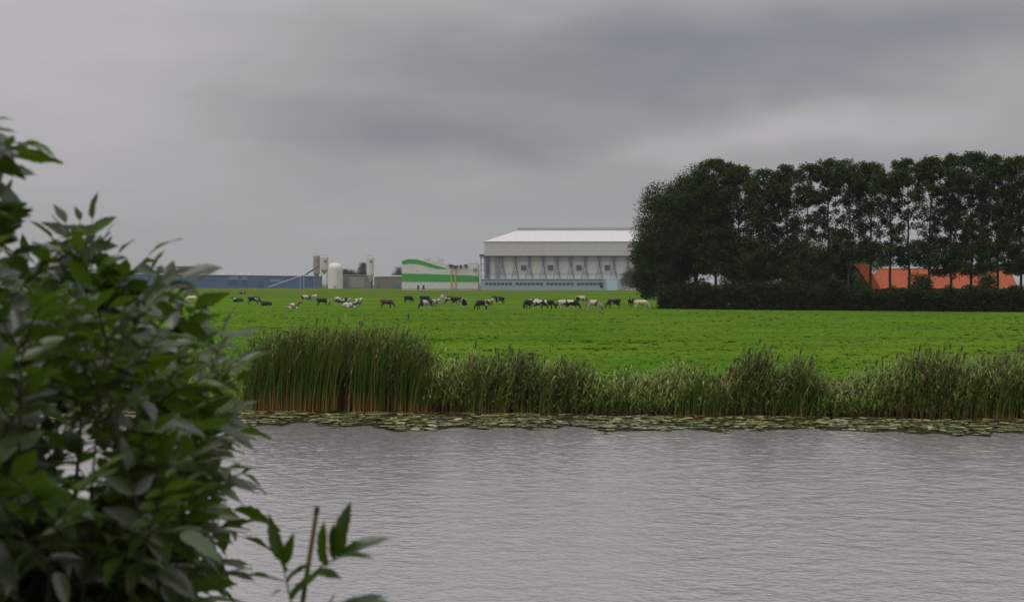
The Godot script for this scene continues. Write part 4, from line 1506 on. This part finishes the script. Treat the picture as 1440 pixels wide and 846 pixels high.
		for k in 15:
			var t := k / 14.0
			line.append(curve.sample_baked(total * t) + off)
			radii.append(lerpf(0.011, 0.0016, pow(t, 0.7)))
		var s := Shape.new()
		s.tube(line, radii, 7)
		obj("stem", s, stem_mat, root)
		# leaves in opposite pairs, each pair turned from the last
		var back := 0.0
		var turn := rng.randf() * TAU
		var node := 0
		while back < minf(0.95, total - 0.2):
			var o := curve.sample_baked(total - back)
			var ax := (curve.sample_baked(total - back) - curve.sample_baked(total - back - 0.04)).normalized()
			if o.y < EYE - 0.80: break
			var bare := -o.z < 3.25 and o.y < EYE - 0.142 * -o.z   # the near shoots are bare lower down
			for e in (0 if bare else 2 if node > 0 else 4):
				var a := turn + e * (PI if node > 0 else TAU / 4.0) + rng.randfn(0, 0.25)
				var out := Vector3(cos(a), 0, sin(a))
				out = (out - ax * out.dot(ax)).normalized()
				var rise := lerpf(1.7, 0.15, clampf(back / 0.28, 0, 1)) + rng.randfn(0, 0.2)
				var dir := (out + ax * rise).normalized()
				var ln := lerpf(0.125, 0.185, clampf(back / 0.15, 0, 1)) * rng.randf_range(0.85, 1.15)
				var g := compound(o, dir, ln, 2 if ln < 0.13 else 3, rng.randf_range(0.05, 0.35))
				var tip: Vector3 = g[0][5]
				var px := 720.0 + tip.x / -tip.z * FOCAL
				var py := HORIZON - (tip.y - EYE) / -tip.z * FOCAL
				if px > -60.0 and (px > profile(crown_edge, py) - 12 + rng.randfn(0, 14) or (py < profile(crown_top, px) + 6 + rng.randfn(0, 9) and not (px < 64 and py > 160 and py < 215))): continue   # the bush ends there
				var mid: Vector3 = g[0][2]
				var mx := 720.0 + mid.x / -mid.z * FOCAL
				var my := HORIZON - (mid.y - EYE) / -mid.z * FOCAL
				var open := false   # loose places where little grows
				for w in [[112, 655, 48, 70], [30, 640, 30, 36], [60, 300, 28, 36], [20, 232, 60, 14], [160, 590, 40, 16]]:
					if pow((px - w[0]) / w[2], 2) + pow((py - w[1]) / w[3], 2) < 1.0 or pow((mx - w[0]) / w[2], 2) + pow((my - w[1]) / w[3], 2) < 1.0: open = true
				if (open and rng.randf() < 0.88) or rng.randf() < (0.18 if py < 600 else 0.0): continue
				var seen := 1.0 if px > -20 and py < 860 else 0.0
				leaves.append([seen * (10.0 + tip.z + 0.006 * maxf(px, 0) - 0.004 * maxf(py - 500, 0)), g[0], g[1]])
			back += lerpf(0.028, 0.055, clampf(back / 0.2, 0, 1))
			turn += PI / 2 + rng.randfn(0, 0.2)
			node += 1
	# single leaves that reach out of the bush: foot, tip, distance
	for e in [[-95, 212, 38, 190, 3.2], [-95, 230, 22, 212, 3.25], [-80, 200, -8, 176, 3.15], [228, 812, 345, 800, 3.25], [215, 770, 318, 742, 3.3], [225, 640, 335, 655, 3.5], [232, 560, 345, 500, 3.6], [140, 430, 208, 352, 3.65], [215, 470, 272, 392, 3.7],
			[122, 392, 92, 306, 3.6], [122, 392, 130, 300, 3.58], [124, 385, 150, 322, 3.62], [122, 410, 72, 352, 3.57], [124, 412, 166, 352, 3.6], [120, 375, 112, 304, 3.64], [122, 420, 96, 336, 3.54], [123, 425, 148, 348, 3.56],
			[-8, 360, 8, 282, 3.3], [-8, 365, 26, 306, 3.32], [-8, 370, -2, 270, 3.28], [190, 440, 214, 372, 3.7], [190, 445, 176, 380, 3.72], [255, 470, 292, 425, 3.8], [300, 540, 338, 478, 4.0], [290, 545, 312, 470, 3.95],
			[258, 565, 330, 528, 3.75], [255, 600, 332, 572, 3.7], [262, 545, 335, 500, 3.85], [268, 590, 318, 548, 3.9], [250, 640, 325, 612, 3.65], [240, 690, 318, 690, 3.6]]:
		var a := spot(e[0], e[1], e[4])
		var b := spot(e[2], e[3], e[4] + 0.02)
		var g := compound(a, (b - a).normalized(), a.distance_to(b), 3, 0.08)
		leaves.append([20.0, g[0], g[1]])
	leaves.sort_custom(func(a, b): return a[0] > b[0])
	var rest := [Shape.new(), Shape.new(), Shape.new()]
	var stalks := Shape.new()
	var made := 0
	for l in leaves:
		var r := Shape.new()
		var line := []
		for p in l[1]:
			line.append(p + off)
		r.tube(line, [0.0018, 0.0016, 0.0014, 0.0012, 0.001, 0.0007], 5)
		if made + l[2].size() <= 300:
			made += l[2].size()
			var o := obj("leaf", r, stem_mat, root)
			for t in l[2]:
				var q := put("leaflet", meshes[(rng.randi() % 3) * 3 + [0, 0, 1, 1, 2][rng.randi() % 5]], o)
				t.origin += off
				q.transform = t
		else:
			stalks.append(r, Transform3D.IDENTITY)
			for t in l[2]:
				t.origin += off
				rest[[0, 0, 1, 1, 2][rng.randi() % 5]].append(forms[rng.randi() % 3], t)
	for k in 3:
		var o := obj("foliage", rest[k], leaf_mats[k], root)
		o.set_meta("kind", "stuff")
	var o := obj("leaf_stalks", stalks, stem_mat, root)
	o.set_meta("kind", "stuff")

	# the snapped young shoot beside it
	var d := 3.0
	var foot := spot(400, 1500, d)
	foot.y = ground_height(foot.x, foot.z) - 0.03
	root = thing("young_shoot", "young leafy shoot with a snapped brown tip standing right of the bush", "shoot", foot)
	off = -root.position
	var s := Shape.new()
	s.tube([Vector3.ZERO, spot(412, 1000, d) + off, spot(420, 880, d) + off, spot(432, 800, d) + off, spot(440, 750, d) + off, spot(444, 722, d) + off], [0.006, 0.005, 0.0046, 0.0042, 0.004, 0.004], 8)
	obj("stem", s, weathered(0.16, 0.12, 0.03, 0.7, 0.06, 0.35, 43), root)
	s = Shape.new()
	s.tube([spot(444, 723, d) + off, spot(445, 717, d) + off, spot(446, 712, d) + off], [0.0042, 0.005, 0.003], 8)
	obj("snapped_tip", s, paint(0.06, 0.03, 0.02), root)
	# leaf stalks: from, to, leaflets as [along, tip x, tip y, nearer by]
	for g in [[[418, 900], [396, 790], [[0.5, 450, 800, 0.03], [0.72, 424, 786, 0.02], [0.6, 384, 823, 0.04], [0.95, 411, 752, 0.02], [1.0, 376, 722, 0.0], [0.85, 386, 760, 0.04]]],
			[[430, 815], [482, 782], [[0.55, 448, 735, 0.03], [0.25, 470, 800, 0.05], [0.8, 462, 735, 0.0], [0.9, 478, 705, 0.0], [0.85, 504, 765, 0.03], [0.95, 526, 782, 0.03], [1.0, 540, 742, 0.0]]],
			[[424, 880], [490, 852], [[0.5, 468, 834, 0.03], [0.7, 512, 836, 0.0], [1.0, 562, 845, 0.0], [0.85, 540, 830, 0.02]]]]:
		var a := spot(g[0][0], g[0][1], d)
		var b := spot(g[1][0], g[1][1], d)
		s = Shape.new()
		s.tube([a + off, (a + b) * 0.5 + Vector3(0, 0.006, 0) + off, b + off], [0.0022, 0.0016, 0.001], 6)
		o = obj("leaf", s, stem_mat, root)
		for e in g[2]:
			var from := a.lerp(b, e[0])
			var tip := spot(e[1], e[2], d - e[3])
			var dir := tip - from
			var l := dir.length()
			var nn := Vector3(rng.randfn(0, 0.4), 1.0, rng.randf_range(0.35, 0.9))
			var zz := dir.cross(nn).normalized()
			nn = zz.cross(dir).normalized()
			var q := put("leaflet", meshes[rng.randi() % 9], o)
			q.transform = Transform3D(Basis(dir, nn * l, zz * minf(l * 0.8, 0.075)), from + off)

# ---------------------------------------------------------------- all of it
func _ready() -> void:
	noise.seed = 1
	noise.frequency = 0.012
	noise.fractal_octaves = 3
	camera_and_light()
	build_ground()
	build_water()
	build_hangar()
	build_striped_building()
	build_works()
	build_farmhouse()
	build_trees()
	build_reeds()
	build_grass()
	build_lily_pads()
	build_cows()
	build_bush()
